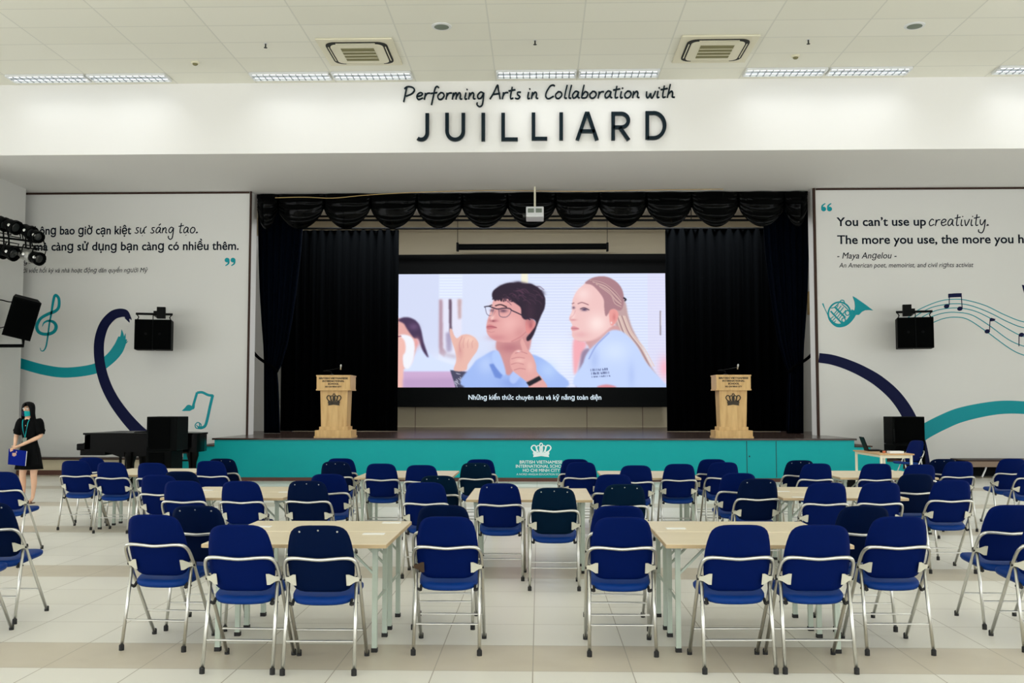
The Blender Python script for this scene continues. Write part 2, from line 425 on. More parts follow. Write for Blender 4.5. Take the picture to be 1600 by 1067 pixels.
for ri, ry in enumerate(rows_y):
    for p in (-6, -3, 0, 3, 6):
        for q in (0, 1):
            lab = ('recessed louvred ceiling light, %s half of the %s' % (('left', 'right')[q], PAIRS[p])) if ri == 0 else \
                  'recessed louvred ceiling light further back over the tables'
            if first: o = fx0; o.location = (fix_x(p + q), ry, CEIL); o['label'] = lab; first = False
            else: o = dup(fx0, (fix_x(p + q), ry, CEIL), 0, lab)
            o['group'] = 'louvred lights in the ceiling row by the beam' if ri == 0 else 'louvred lights further back in the hall'
            lamp('fluorescent_light', (0, 0, -0.05), FW * 0.95, FD * 0.85, LAMP_W * (0.6 if ri == 0 else 2.5 if ri == 1 else 0.9), 118 if ri == 0 else 165, parent=o)

def cassette(x0, x1, y0, y1, label):
    a = gz((x0 + x1) / 2, (y0 + y1) / 2, CEIL); w = 1.18
    t = thing('air_conditioner', label, 'air conditioner', (a.x, a.y, CEIL), 0, 'ceiling air conditioner cassettes')
    bm = newbm(); box(bm, (0, 0, -0.018), (w + 0.1, w + 0.1, 0.03), None, 0.01); obj('backing_panel', bm, M['cream'], t)
    def rr(h, r, n=6):
        P = []
        for cx, cy, a0 in ((h - r, h - r, 0), (-h + r, h - r, 90), (-h + r, -h + r, 180), (h - r, -h + r, 270)):
            for k in range(n + 1):
                q = R(a0 + 90 * k / n); P.append((cx + r * math.cos(q), cy + r * math.sin(q)))
        return P
    f = lambda p, q, d: Vector((p, q, d))
    bm = newbm(); prism(bm, rr(0.52, 0.17), f, -0.045, -0.03); obj('air_outlet', bm, M['darkslot'], t)
    bm = newbm(); prism(bm, rr(0.445, 0.12), f, -0.06, -0.04); obj('panel', bm, M['cream'], t)
    bm = newbm()
    for s in (-1, 1):
        bx(bm, -0.33, 0.33, s * 0.482 - 0.008, s * 0.482 + 0.008, -0.055, -0.04); bx(bm, s * 0.482 - 0.008, s * 0.482 + 0.008, -0.33, 0.33, -0.055, -0.04)
    obj('louvre_flap', bm, M['cream'], t)
    g = newbm(); bx(g, -0.28, 0.28, -0.3, 0.3, -0.066, -0.058); gr = obj('intake_grille', g, M['filter'], t)
    g = newbm()
    for i in range(1, 4): bx(g, -0.28, 0.28, -0.3 + i * 0.15 - 0.008, -0.3 + i * 0.15 + 0.008, -0.072, -0.064)
    obj('grille_bar', g, M['cream'], gr)
cassette(514, 612, 63, 97, 'square cream air conditioner in the ceiling, left one')
cassette(1066, 1167, 59, 92, 'square cream air conditioner in the ceiling, right one')
for px, py, w in ((690, 41, 'left'), (1429, 40, 'right')):
    a = gz(px, py, CEIL); t = thing('ceiling_speaker', 'round flush ceiling speaker with grey grille, %s one' % w, 'ceiling speaker', a, 0, 'round ceiling speakers')
    bm = newbm(); lathe(bm, [(0.13, -0.016), (0.16, -0.01), (0.165, 0)], seg=28); obj('rim', bm, M['plasticw'], t, angle=40)
    bm = newbm(); lathe(bm, [(0, -0.024), (0.09, -0.022), (0.128, -0.014), (0.128, -0.005)], seg=28); obj('grille', bm, M['greygrille'], t, angle=40)
for px, py, w in ((305, 97, 'left'), (1243, 87, 'right')):
    a = gz(px, py, CEIL); t = thing('smoke_detector', 'small cream smoke detector on the ceiling, %s one' % w, 'smoke detector', a, 0, 'smoke detectors')
    bm = newbm(); lathe(bm, [(0.06, -0.03), (0.075, -0.015), (0.075, 0)], seg=20); obj('base', bm, M['cream'], t, angle=40)
    bm = newbm(); lathe(bm, [(0, -0.06), (0.03, -0.058), (0.045, -0.045), (0.045, -0.028)], seg=20); obj('sensor_head', bm, M['filter'], t, angle=40)
for px, py, w in ((415, 68, 'on the left, above the left air conditioner'), (836, 63, 'in the middle of the ceiling'), (1263, 62, 'on the right, beside the right air conditioner')):
    a = gz(px, py, CEIL); t = thing('fire_sprinkler', 'tiny dark sprinkler head %s' % w, 'sprinkler', a, 0, 'ceiling sprinkler heads')
    bm = newbm(); lathe(bm, [(0.03, -0.006), (0.03, 0)], seg=14); obj('collar', bm, M['plasticw'], t)
    bm = newbm(); tube(bm, [(0, 0, -0.003), (0, 0, -0.07)], 0.012, 6); lathe(bm, [(0.03, -0.075), (0.03, -0.07)], seg=10); obj('nozzle', bm, M['darkslot'], t)

# ------------------------------------------------------------------ handwriting strokes
HW = {
 'P': (1.15, [[(.28, 1.75), (.15, .8), (0, -.3)], [(.05, 1.55), (.35, 1.85), (.8, 1.75), (1.0, 1.35), (.75, .85), (.2, .5)]]),
 'A': (1.05, [[(-.05, 0), (.3, .9), (.65, 1.95), (.75, 1.2), (.9, 0)], [(.2, .65), (.9, .8)]]),
 'C': (.95, [[(.95, 1.75), (.8, 1.9), (.5, 1.7), (.15, .8), (.15, .2), (.4, 0), (.85, .35)]]),
 'e': (.72, [[(.1, .45), (.45, .58), (.6, .85), (.4, 1), (.15, .75), (.08, .35), (.25, .03), (.65, .25)]]),
 'r': (.62, [[(.15, .95), (.12, .5), (.05, 0)], [(.1, .4), (.3, .85), (.6, .92)]]),
 'f': (.62, [[(.8, 1.65), (.6, 1.85), (.42, 1.5), (.25, .3), (.1, -.75)], [(.0, .85), (.65, 1.0)]]),
 'o': (.78, [[(.35, 1), (.08, .55), (.15, .08), (.42, .05), (.65, .5), (.55, .9), (.3, .98)]]),
 'm': (1.1, [[(.12, .95), (.02, 0)], [(.07, .4), (.3, .9), (.42, .75), (.36, 0)], [(.38, .35), (.65, .92), (.78, .7), (.75, .1), (.95, .05)]]),
 'i': (.42, [[(.18, .95), (.1, .25), (.15, .02), (.3, .1)], [(.24, 1.35), (.34, 1.42)]]),
 'n': (.78, [[(.12, .95), (.02, 0)], [(.07, .4), (.35, .92), (.5, .7), (.46, .15), (.65, .03)]]),
 'g': (.82, [[(.62, .85), (.35, 1), (.08, .55), (.15, .1), (.4, .2), (.65, .9)], [(.65, .9), (.6, 0), (.5, -.8), (.25, -1.05), (.02, -.75), (.05, -.45)]]),
 't': (.58, [[(.35, 1.7), (.2, .5), (.22, .05), (.45, .12)], [(0, 1.12), (.65, 1.3)]]),
 's': (.66, [[(.58, .95), (.28, .92), (.26, .62), (.48, .3), (.3, .02), (.02, .12)]]),
 'l': (.4, [[(.38, 1.9), (.2, .8), (.15, .12), (.35, .04)]]),
 'a': (.82, [[(.62, .88), (.35, 1), (.08, .5), (.15, .05), (.42, .25), (.64, .92)], [(.64, .92), (.56, .25), (.72, .02)]]),
 'b': (.78, [[(.32, 1.9), (.15, .8), (.08, .05)], [(.1, .3), (.4, .92), (.66, .7), (.5, .12), (.1, .05)]]),
 'w': (.95, [[(.08, .9), (.06, .25), (.2, .02), (.45, .65)], [(.45, .65), (.48, .1), (.62, .05), (.9, .95)]]),
 'h': (.82, [[(.32, 1.9), (.15, .8), (.03, 0)], [(.08, .4), (.4, .9), (.52, .65), (.5, .12), (.72, .05)]]),
 'c': (.68, [[(.6, .85), (.35, 1), (.08, .5), (.2, .03), (.62, .25)]]),
 'v': (.66, [[(.08, .9), (.22, .02), (.62, 1)]]),
 'y': (.78, [[(.12, .95), (.1, .35), (.28, .15), (.62, .9)], [(.66, .95), (.5, -.4), (.25, -1.05), (-.1, -.9), (-.1, -.55)]]),
 'u': (.78, [[(.12, .95), (.08, .2), (.25, .02), (.55, .7)], [(.58, .95), (.52, .15), (.7, .03)]]),
 'ự': (.85, [[(.12, .95), (.08, .2), (.25, .02), (.55, .7)], [(.58, .95), (.52, .15), (.7, .03)], [(.58, .95), (.75, 1.0), (.82, 1.2)], [(.3, -.38), (.36, -.42)]]),
 'á': (.82, [[(.62, .88), (.35, 1), (.08, .5), (.15, .05), (.42, .25), (.64, .92)], [(.64, .92), (.56, .25), (.72, .02)], [(.4, 1.3), (.65, 1.6)]]),
 'ạ': (.82, [[(.62, .88), (.35, 1), (.08, .5), (.15, .05), (.42, .25), (.64, .92)], [(.64, .92), (.56, .25), (.72, .02)], [(.33, -.35), (.4, -.4)]]),
 '.': (.3, [[(.0, -.04), (.12, .16), (.2, .0)]]),
 ' ': (.45, []),
}
def handwrite(make, s, x0, x1, yb, xh, Y, wpx, thk):
    """make(ch) returns the bmesh each glyph goes into"""
    tot = sum(HW[c][0] for c in s); a = at(x0, yb, Y); b = at(x1, yb, Y); k = (b.x - a.x) / tot; h = xh * mpp(Y)
    x = a.x
    for ch in s:
        adv, st = HW[ch]
        if st:
            bm = make(ch)
            for il, pl in enumerate(st):
                P = catmull([(p[0] * k + x, p[1] * h + a.z) for p in [(q[0], q[1]) for q in pl]], 6) if len(pl) > 2 else [Vector((p[0] * k + x, p[1] * h + a.z)) for p in pl]
                ribbon(bm, P, wpx * mpp(Y), Y, thk + il * .0005)
        x += adv * k
def catmull2(P, n=6, closed=False): return [(p.x, p.y) for p in catmull([Vector((p[0], p[1])) for p in P], n, closed)]

sg = thing('script_sign', 'thin dark handwritten-style lettering line on the beam above the large capitals', 'sign', at(842, 156, YB))
glyphs = []
def mk(ch):
    bm = newbm(); glyphs.append(bm); return bm
handwrite(mk, 'Performing Arts in Collaboration with', 631, 1056, 156.5, 11.5, YB, 2.3, 0.03)
bpy.context.view_layer.update()
for g in glyphs:
    o = obj('letter', g, M['letter'], sg); o.matrix_parent_inverse = sg.matrix_world.inverted()
sg2 = thing('capitals_sign', 'large dark raised capitals spelling the conservatory name on the white beam', 'sign', at(842, 220, YB))
def arc(cx, cy, rx, ry, a0, a1, n=14): return [(cx + rx * math.cos(R(a0 + (a1 - a0) * i / n)), cy + ry * math.sin(R(a0 + (a1 - a0) * i / n))) for i in range(n + 1)]
LET = [
 [[(668, 178), (668, 205)] + arc(658.5, 208, 9.5, 11, 0, 125)],
 [[(698.8, 177.5), (698.8, 206)] + arc(711.5, 206, 12.7, 13, 180, 0) + [(724.2, 206), (724.2, 177.5)]],
 [[(755.3, 177.5), (755.3, 221.5)]],
 [[(786.3, 177.5), (786.3, 218.6), (809, 218.6)]],
 [[(833.6, 177), (833.6, 217.6), (855, 217.6)]],
 [[(876.8, 176.8), (876.8, 220)]],
 [[(901.8, 220), (916, 178.5), (918.5, 178.5), (932.6, 220)], [(906, 206), (929, 206)]],
 [[(957.8, 220), (957.8, 178.6), (970, 178.6)] + arc(970.5, 189.2, 11, 10.6, -90, 90) + [(957.8, 199.8)], [(968, 200), (982, 219.8)]],
 [[(1011, 218.8), (1011, 177.6), (1020, 177.6)] + arc(1021, 197, 17, 19.6, -90, 90) + [(1011, 216.6)]],
]
bpy.context.view_layer.update()
for L in LET:
    bm = newbm()
    for pl in L:
        if len(pl) == 16 and False: pass
        ribbon(bm, pxs(pl, YB), 5.7 * mpp(YB), YB, 0.06)
    o = obj('letter', bm, M['letter'], sg2); o.matrix_parent_inverse = sg2.matrix_world.inverted()

# ------------------------------------------------------------------ wall graphics (cut vinyl on the wall)
T = 0.003
def decal(name, label, mt, strokes=(), polys=(), Y=YW - 0.001, group=None, thk=T):
    bm = newbm(); lay = 0
    for pts, w, *op in strokes:
        P = pts if 'raw' in op else catmull2(pts, 8, 'closed' in op)
        if isinstance(w, (list, tuple)):
            n = len(P); w2 = [np.interp(i / (n - 1), np.linspace(0, 1, len(w)), w) * mpp(Y) for i in range(n)]
        else: w2 = w * mpp(Y)
        ribbon(bm, pxs(P, Y), w2, Y, thk + 0.0005 * lay, 'closed' in op); lay += 1
    for poly in polys:
        prism(bm, pxs(poly, Y), lambda p, q, d: Vector((p, d, q)), Y - thk - 0.0005 * lay, Y); lay += 1
    o = obj(name, bm, mt); tag(o, label, 'wall decal', group); return o
# left wall text
def quote(label, s_, x0, x1, yb, cap, bold, shear, mt):
    a = at(x0, yb, YW); b2 = at(x1, yb, YW); V, Fc = text_geo(s_, bold, shear)
    iv = sorted((min(V[i].x for i in t), max(V[i].x for i in t), t) for t in Fc); groups = []; end = -9
    for lo, hi, t in iv:
        if lo > end + .14: groups.append([])
        groups[-1].append(t); end = max(end, hi)
    xa = min(v.x for v in V); xb = max(v.x for v in V); sx = (b2.x - a.x) / (xb - xa); sz = cap * mpp(YW) / max(v.y for v in text_geo('H', bold)[0])
    th = thing('wall_lettering', label, 'wall lettering', ((a.x + b2.x) / 2, YW, a.z))
    for g in groups:
        bm = newbm(); ids = sorted({i for t in g for i in t}); vm = {}
        for i in ids: vm[i] = bm.verts.new((a.x + (V[i].x - xa) * sx - th.location.x, -0.001 - T, V[i].y * sz))
        for t in g:
            try: bm.faces.new([vm[i] for i in t])
            except ValueError: pass
        obj('word', bm, mt, th)
    return th
def script(label, s, x0, x1, yb, xh, w):
    bm = newbm(); handwrite(lambda c: bm, s, x0, x1, yb, xh, YW - 0.001, w, T)
    tag(obj('script_lettering', bm, M['ink']), label, 'wall lettering')
quote('first bold dark line of the Vietnamese quote on the left wall', 'không bao giờ cạn kiệt', 46, 205, 366.5, 13.5, 0.02, 0, M['ink'])
quote('second bold dark line of the Vietnamese quote on the left wall', 'mà càng sử dụng bạn càng có nhiều thêm.', 54, 373, 391.5, 13.5, 0.02, 0, M['ink'])
script('handwritten-style last words of the Vietnamese quote on the left wall', 'sự sáng tạo.', 210, 310, 364.5, 9.5, 1.7)
quote('italic name line under the Vietnamese quote, half hidden by the spotlights', 'gelou -', 36.5, 72, 412, 8.5, 0.006, 0.22, M['ink'])
quote('small italic description line lowest under the Vietnamese quote', 'ời viết hồi ký và nhà hoạt động dân quyền người Mỹ', 36, 231, 426, 7.2, 0.004, 0.22, M['ink'])
quote('first bold dark line of the English quote on the right wall', 'You can’t use up', 1307, 1447, 353, 13.5, 0.02, 0, M['ink'])
quote('second bold dark line of the English quote running off the right edge', 'The more you use, the more you have.', 1308, 1632, 381, 13.5, 0.02, 0, M['ink'])
script('handwritten-style last word of the English quote on the right wall', 'creativity.', 1451, 1546, 353, 10.5, 1.7)
quote('italic name line between dashes under the English quote', '- Maya Angelou -', 1308, 1401, 404, 9.5, 0.006, 0.22, M['ink'])
quote('small italic description line lowest under the English quote', 'An American poet, memoirist, and civil rights activist', 1311, 1521, 418, 7.2, 0.004, 0.22, M['ink'])
def qmark(label, cx, cy, flip):
    polys = []; st = []
    for dx in (-4.6, 4.6):
        s = -1 if flip else 1
        polys.append(arc(cx + dx, cy + 2.6 * s, 3.9, 3.7, 0, 360, 16)[:-1])
        st.append(([(cx + dx - 2.4 * s, cy + 2.6 * s), (cx + dx - 2.0 * s, cy - 2.5 * s), (cx + dx + 2.6 * s, cy - 6.2 * s)], [3, 2.6, 1.6]))
    decal('quotation_mark', label, M['tealart'], st, polys)
qmark('teal opening quotation mark at the top of the English quote', 1291.5, 324, False)
qmark('teal closing quotation mark under the Vietnamese quote', 359.5, 409, True)
# left motifs
def treble():
    def f(x, y): return (x * 120 / 800, 400 + y * 160 / 1067)
    P1 = [f(*p) for p in ((418, 955), (428, 985), (455, 985), (482, 935), (500, 820), (516, 700), (535, 600), (550, 500), (568, 420), (590, 412), (614, 450), (612, 530), (575, 575), (500, 605), (425, 650), (385, 720), (395, 780), (440, 810), (510, 812), (565, 785), (585, 735), (560, 690), (505, 675), (460, 695), (440, 735))]
    return [(P1, [0.8, 1.2, 2, 2.4, 2.4, 2.6, 3, 4, 4.6, 4.4, 4.6, 4.8, 5, 5, 4.8, 5.2, 5.2, 5, 5.2, 5.4, 5.4, 4.6, 3.6, 2.6, 0.8])]
decal('treble_clef', 'teal treble clef painted on the left wall beside the tilted loudspeaker', M['tealart'], treble())
decal('brush_stroke', 'teal curved brush stroke sweeping across the left wall', M['tealart'],
      [([(22, 565), (35, 568.5), (70, 578), (105, 582), (148, 576), (170, 562), (184, 546), (192, 528)], [16, 16, 16, 16, 16, 17, 18, 15]),
       ([(183, 553), (193, 540), (200, 533)], [5, 3, 0.6]), ([(190, 532), (191, 523), (190, 515)], [9, 5, 0.6]), ([(193, 534), (195, 527), (196, 521)], [5, 3, 0.5])])
decal('brush_stroke', 'navy looping brush stroke on the left wall rising above the piano', M['navyart'],
      [([(203, 498), (196, 490), (187, 489), (176, 493), (164, 506), (157, 524), (154.5, 545), (157, 572), (165, 600), (178, 626), (196, 651), (214, 671), (226, 682)], [5, 12, 14, 15, 15.5, 16, 16, 16, 16.5, 17, 18, 19, 20]),
       ([(200, 492), (204, 497), (205.5, 500)], [5, 2.5, 0.5]), ([(197, 495), (201, 501), (202.5, 504)], [6, 3, 0.5])], thk=0.006)
decal('music_note', 'teal outlined music note on the left wall beside the stage', M['tealart'],
      [([(287, 642), (294, 635), (301, 637), (303, 630), (308, 613)], [2, 5, 5.5, 4, 4]), ([(308, 613.5), (316, 613), (325, 617), (333, 618)], 4), ([(332.5, 617), (328, 636), (322, 662), (316, 668), (309, 668)], 4.5),
       ([(305, 664), (309, 660), (314, 663), (313, 668), (307, 669)], 1.6, 'closed'), ([(307, 664), (311, 668), (312, 661)], 1.5)],
      [[(284, 642), (291, 635), (299, 634), (302, 639), (297, 642)]])
# right motifs
decal('brush_stroke', 'navy arched brush stroke on the right wall descending behind the tall loudspeaker', M['navyart'],
      [([(1279.5, 559), (1300, 562), (1325, 570), (1350, 581.5), (1375, 597), (1400, 620), (1420, 650), (1436, 690), (1445, 740)], [15, 15.5, 16, 17, 18, 19, 20, 20, 21])])
decal('brush_stroke', 'teal arched brush stroke on the right wall right of the tall loudspeaker', M['tealart'],
      [([(1430, 684), (1447, 673), (1472, 660), (1500, 648.5), (1540, 639.5), (1575, 636), (1620, 638)], [24, 23, 23, 22.5, 21, 20, 19])])
staff = []
for i, P in enumerate([[(1418, 497), (1432, 486), (1450, 477), (1470, 470), (1489, 467.5), (1510, 469), (1540, 477.5), (1570, 492), (1600, 503), (1640, 507)],
          [(1424, 499), (1440, 488), (1460, 479), (1490, 474.5), (1515, 477), (1545, 488), (1575, 503), (1600, 512), (1640, 517)],
          [(1430, 503), (1445, 493), (1465, 484.5), (1493, 481), (1520, 485), (1545, 496), (1575, 514), (1600, 526), (1640, 535)],
          [(1436, 505), (1455, 495), (1475, 489), (1494, 488), (1518, 492), (1545, 508), (1575, 530), (1600, 541), (1640, 551)],
          [(1440, 512), (1460, 503), (1475, 497.5), (1492, 495.5), (1512, 499), (1540, 517), (1577, 544), (1600, 555), (1640, 566)]]):
    staff.append((P, 1.3))
decal('music_staff', 'five wavy teal staff lines on the right wall behind the hung loudspeaker', M['tealart'], staff)
head = lambda cx, cy, rx=4.3, ry=3.2: [(cx + rx * math.cos(R(a)) * 0.95 + ry * 0.3 * math.sin(R(a)), cy + ry * math.sin(R(a)) - 0.25 * rx * math.cos(R(a))) for a in range(0, 360, 24)]
decal('music_note', 'navy beamed pair of notes on top of the wavy staff', M['navyart'], [([(1483, 477), (1483.2, 462)], 1.2, 'raw'), ([(1503.3, 482), (1502, 462)], 1.2, 'raw')],
      [[(1481.5, 459), (1491, 458.3), (1502.5, 458), (1502.5, 464), (1491, 464.5), (1481.5, 465)], head(1479, 478.5), head(1499.7, 482.3)], thk=0.005)
decal('music_note', 'navy single quaver on the wavy staff below the beamed pair', M['navyart'], [([(1546, 516), (1547, 498)], 1.2, 'raw')],
      [[(1546.3, 498), (1549, 496.5), (1555.5, 498.5), (1553.5, 501.5), (1549, 502), (1546.3, 502.5)], head(1542.5, 517.7)], thk=0.005)
decal('music_note', 'navy upside-down note on the wavy staff near the right edge', M['navyart'], [([(1592, 541), (1592.2, 523)], 1.2, 'raw')], [head(1596, 523)], thk=0.005)
decal('music_note', 'navy note tip above the staff at the right edge', M['navyart'], [], [[(1596.5, 445), (1604, 446), (1606, 459), (1600, 458)]], thk=0.005)
def hf(x, y): return (1270 + x * 120 / 1600, 450 + y * 80 / 1067)
def HP(*p): return [hf(*q) for q in p]
ring = [hf(555 + 232 * math.cos(R(a)), 540 + 245 * math.sin(R(a))) for a in range(0, 360, 15)]
decal('french_horn', 'teal french horn silhouette on the right wall beside the stage opening', M['tealart'],
      [(ring, 2.6, 'closed'), (HP((330, 600), (400, 710), (500, 775), (600, 775), (700, 730), (800, 620), (870, 470)), [2.5, 4, 5.5, 6, 7, 8, 10]),
       (HP((205, 320), (250, 430), (300, 530), (330, 610)), [2.2, 1, 1.2, 1.6]), (HP((565, 290), (590, 255), (640, 262), (660, 310)), 1.6),
       (HP((370, 480), (480, 600), (620, 745)), 2.4), (HP((450, 390), (560, 500), (680, 620)), 2.8), (HP((440, 545), (500, 470)), 1.4, 'raw'), (HP((470, 570), (530, 500)), 1.2, 'raw'), (HP((510, 610), (570, 530)), 1.2, 'raw'), (HP((545, 640), (600, 570)), 1.2, 'raw'),
       (HP((480, 430), (530, 360)), 1.2, 'raw'), (HP((520, 460), (590, 370)), 1.4, 'raw'), (HP((560, 500), (640, 400)), 1.4, 'raw'), (HP((610, 560), (690, 460)), 1.4, 'raw'),
       ([hf(720 + 45 * math.cos(R(a)), 520 + 50 * math.sin(R(a))) for a in range(0, 360, 45)], 1.5, 'closed'), ([hf(640 + 38 * math.cos(R(a)), 670 + 45 * math.sin(R(a))) for a in range(0, 360, 45)], 1.5, 'closed'),
       (HP((370, 640), (430, 590)), 1.2, 'raw'), (HP((400, 690), (470, 620)), 1.2, 'raw'), (HP((430, 720), (480, 680)), 1.2, 'raw'), (HP((380, 420), (450, 400), (540, 320)), 1.5), (HP((600, 330), (700, 420), (770, 500)), 1.3)],
      [HP((828, 170), (870, 290), (880, 380), (870, 450), (840, 560), (960, 560), (1020, 495), (1090, 462), (1180, 458), (1255, 468), (1100, 350), (900, 210))])

# ------------------------------------------------------------------ stage platform
stg = thing('stage', 'raised stage with teal front panel, brown boards and side steps', 'stage', (0, YS, 0))
bpy.context.view_layer.update(); INV = stg.matrix_world.inverted()
def part(name, bm, mt, parent, **k):
    o = obj(name, bm, mt, parent, **k); o.matrix_parent_inverse = parent.matrix_world.inverted(); return o
SXL = at(335, 700, YS).x; SXR = at(1335, 700, YS).x
bm = newbm(); bx(bm, SXL - 0.04, SXR + 0.04, YS - 0.04, YW, STZ - 0.035, STZ); bx(bm, OXL + 0.03, OXR - 0.04, YW, 22.1, STZ - 0.035, STZ); bx(bm, -9.97, 9.97, 22.13, YBACK - .02, STZ - 0.035, STZ); part('stage_floor', bm, M['stagefloor'], stg)
bm = newbm(); bx(bm, SXL, SXR, YS, YW - 0.005, 0.0, STZ - 0.035); fas = part('front_panel', bm, M['teal'], stg)
bm = newbm(); bx(bm, SXL - 1.6, SXR + 1.6, YS - 0.015, YS, 0.0, 0.07); part('skirting', bm, M['skirt'], stg)
for sgn, x0 in ((-1, SXL), (1, SXR)):
    for i in range(5):
        z = STZ - 0.14 * (i + 1); xa = x0 + sgn * 0.31 * i; xb = x0 + sgn * 0.31 * (i + 1)
        bm = newbm(); bx(bm, xa, xb, YS, YW - 0.01, 0.0, z - 0.025); st = part('step', bm, M['teal'], stg)
        bm = newbm(); bx(bm, xa, xb + sgn * 0.03, YS - 0.03, YW - 0.01, z - 0.025, z); part('tread', bm, M['trimwood'], st)
for px in (1167, 1213):
    a = at(px, 715, YS); bm = newbm(); bx(bm, a.x - 0.006, a.x + 0.006, YS - 0.002, YS, 0.09, STZ - 0.05); part('panel_seam', bm, M['darkslot'], fas)
a = at(1171, 713, YS); bm = newbm(); box(bm, (a.x, YS - 0.004, a.z), (0.02, 0.008, 0.03)); part('latch', bm, M['darkslot'], fas)

def crown(bm, cx, cy, w, h, Y, thk, k=1.0):
    """royal crown emblem on a plane facing -Y, sizes in metres, centre (cx, cy)"""
    u = lambda p: (cx + p[0] * w / 2, cy + p[1] * h / 2)
    lay = [0]
    def S(pts, ww): lay[0] += 1; ribbon(bm, [u(p) for p in catmull2(pts, 8)], ww * w * k, Y, thk + lay[0] * .0004)
    for s in (-1, 1):
        S([(s * .45, -.35), (s * .8, -.1), (s * .98, .3), (s * .82, .62), (s * .58, .6), (s * .48, .25), (s * .4, -.3)], .06)
        S([(s * .25, -.35), (s * .42, .15), (s * .42, .5), (s * .25, .62), (s * .12, .45), (s * .14, .1), (s * .1, -.35)], .05)
        S([(0, -.35), (s * .02, .3), (s * .06, .55)], .06)
    S([(-.14, .62), (-.08, .92), (.08, .92), (.14, .7), (0, .5)], .05)
    for z, ww in ((-.42, .07), (-.6, .09)): S([(-.8, z + .12), (-.4, z - .02), (0, z), (.4, z - .02), (.8, z + .12)], ww)
    prism(bm, [u(p) for p in ((-.85, -.45), (-.4, -.62), (0, -.58), (.4, -.62), (.85, -.45), (.75, -.72), (.8, -1), (.35, -.92), (0, -.85), (-.35, -.92), (-.8, -1), (-.75, -.72))], lambda p, q, d: Vector((p, d, q)), Y - thk, Y)
a = at(845.5, 703, YS); bm = newbm(); crown(bm, a.x, a.z, 31 * mpp(YS), 22 * mpp(YS), YS, 0.003); part('crown_emblem', bm, M['whiteink'], fas)
for s, x0, x1, yb, cap, bo in (('BRITISH VIETNAMESE', 812, 878.5, 724, 4.6, 0.012), ('INTERNATIONAL SCHOOL', 806, 886, 730.5, 4.6, 0.012), ('HO CHI MINH CITY', 817, 875, 737, 4.6, 0.012), ('A NORD ANGLIA EDUCATION SCHOOL', 807, 886, 742.3, 2.8, 0.0)):
    o = text_px('lettering', x0=x0, x1=x1, yb=yb, cap=cap, Y=YS, m=M['whiteink'], s=s, bold=bo, parent=fas); o.matrix_parent_inverse = fas.matrix_world.inverted()

# ------------------------------------------------------------------ drapes and stage fittings
def drape(name, rows, Y, amp, waves, mt, thk=0.03, n=90, smooth=True):
    """rows: list of (z, xl, xr) from top to bottom"""
    bm = newbm(); G = []; H = []
    for z, xl, xr in rows:
        g = []; h = []
        for i in range(n + 1):
            u = i / n; x = xl + (xr - xl) * u
            y = Y + amp * math.sin(2 * math.pi * waves * u) * (0.8 + 0.2 * math.sin(9 * u)) + amp * 0.4 * math.sin(2 * math.pi * waves * 0.37 * u + 1)
            g.append(bm.verts.new((x, y, z))); h.append(bm.verts.new((x, y + thk, z)))
        G.append(g); H.append(h)
    for A in (G, H):
        for r in range(len(rows) - 1):
            for i in range(n): bm.faces.new((A[r][i], A[r][i + 1], A[r + 1][i + 1], A[r + 1][i]))
    for r in range(len(rows) - 1):
        for i in (0, n): bm.faces.new((G[r][i], G[r + 1][i], H[r + 1][i], H[r][i]))
    for r in (0, len(rows) - 1):
        for i in range(n): bm.faces.new((G[r][i], G[r][i + 1], H[r][i + 1], H[r][i]))
    return obj(name, bm, mt, smooth=smooth)
def zof(py, Y): return at(800, py, Y).z
YL = 24.5
PIPE = zof(356, YL)
for x0, x1, w in ((440, 622, 'left'), (1041, 1248, 'right')):
    a = at(x0, 500, YL).x; b2 = at(x1, 500, YL).x
    o = drape('stage_curtain', [(PIPE - 0.035, a, b2), (3, a, b2), (STZ + 0.012, a, b2)], YL, 0.045, 14, M['velvet'])
    tag(o, 'black velvet stage curtain hanging %s of the video wall' % w, 'curtain', 'black curtains beside the video wall')
bm = newbm(); tube(bm, [at(430, 357, YL), at(1255, 357, YL)], 0.028); tag(obj('curtain_rail', bm, M['black']), 'long black curtain rail above the video wall', 'rail')
YF = 22.75
def front_curtain(rows, w, mirror):
    rr = []
    for py, xl, xr in rows:
        if mirror: xl, xr = 1667 - xr, 1667 - xl
        a = at(xl, py, YF); rr.append((a.z, a.x, at(xr, py, YF).x))
    R2 = []
    for (z0, l0, r0), (z1, l1, r1) in zip(rr, rr[1:]):
        for k in range(4): t = k / 4; R2.append((z0 + (z1 - z0) * t, l0 + (l1 - l0) * t, r0 + (r1 - r0) * t))
    R2.append((STZ + 0.008, rr[-1][1], rr[-1][2]))
    t = drape('front_curtain', R2, YF, 0.05, 7, M['navycloth'], n=70)
    tag(t, 'dark navy tied-back curtain at the %s side of the stage opening' % w, 'curtain', 'tied-back front curtains')
    tie = [(392, 545), (402, 557), (414, 566), (426, 573), (434, 581)]
    if mirror: tie = [(1667 - x, y) for x, y in tie]
    bm = newbm(); P = [at(x, y, YF - 0.13 if i else YF - 0.02) for i, (x, y) in enumerate(tie)]; tube(bm, catmull(P, 4), 0.035); part('tie_back', bm, M['velvet'], t, smooth=True)
ROWS = [(294, 402, 478), (400, 403.5, 470), (450, 405, 464), (500, 408, 457), (540, 411, 449), (570, 412, 440), (583, 412, 433.5), (600, 412, 435), (640, 412, 436.5), (672, 412, 437.5)]
front_curtain(ROWS, 'left', False); front_curtain(ROWS, 'right', True)
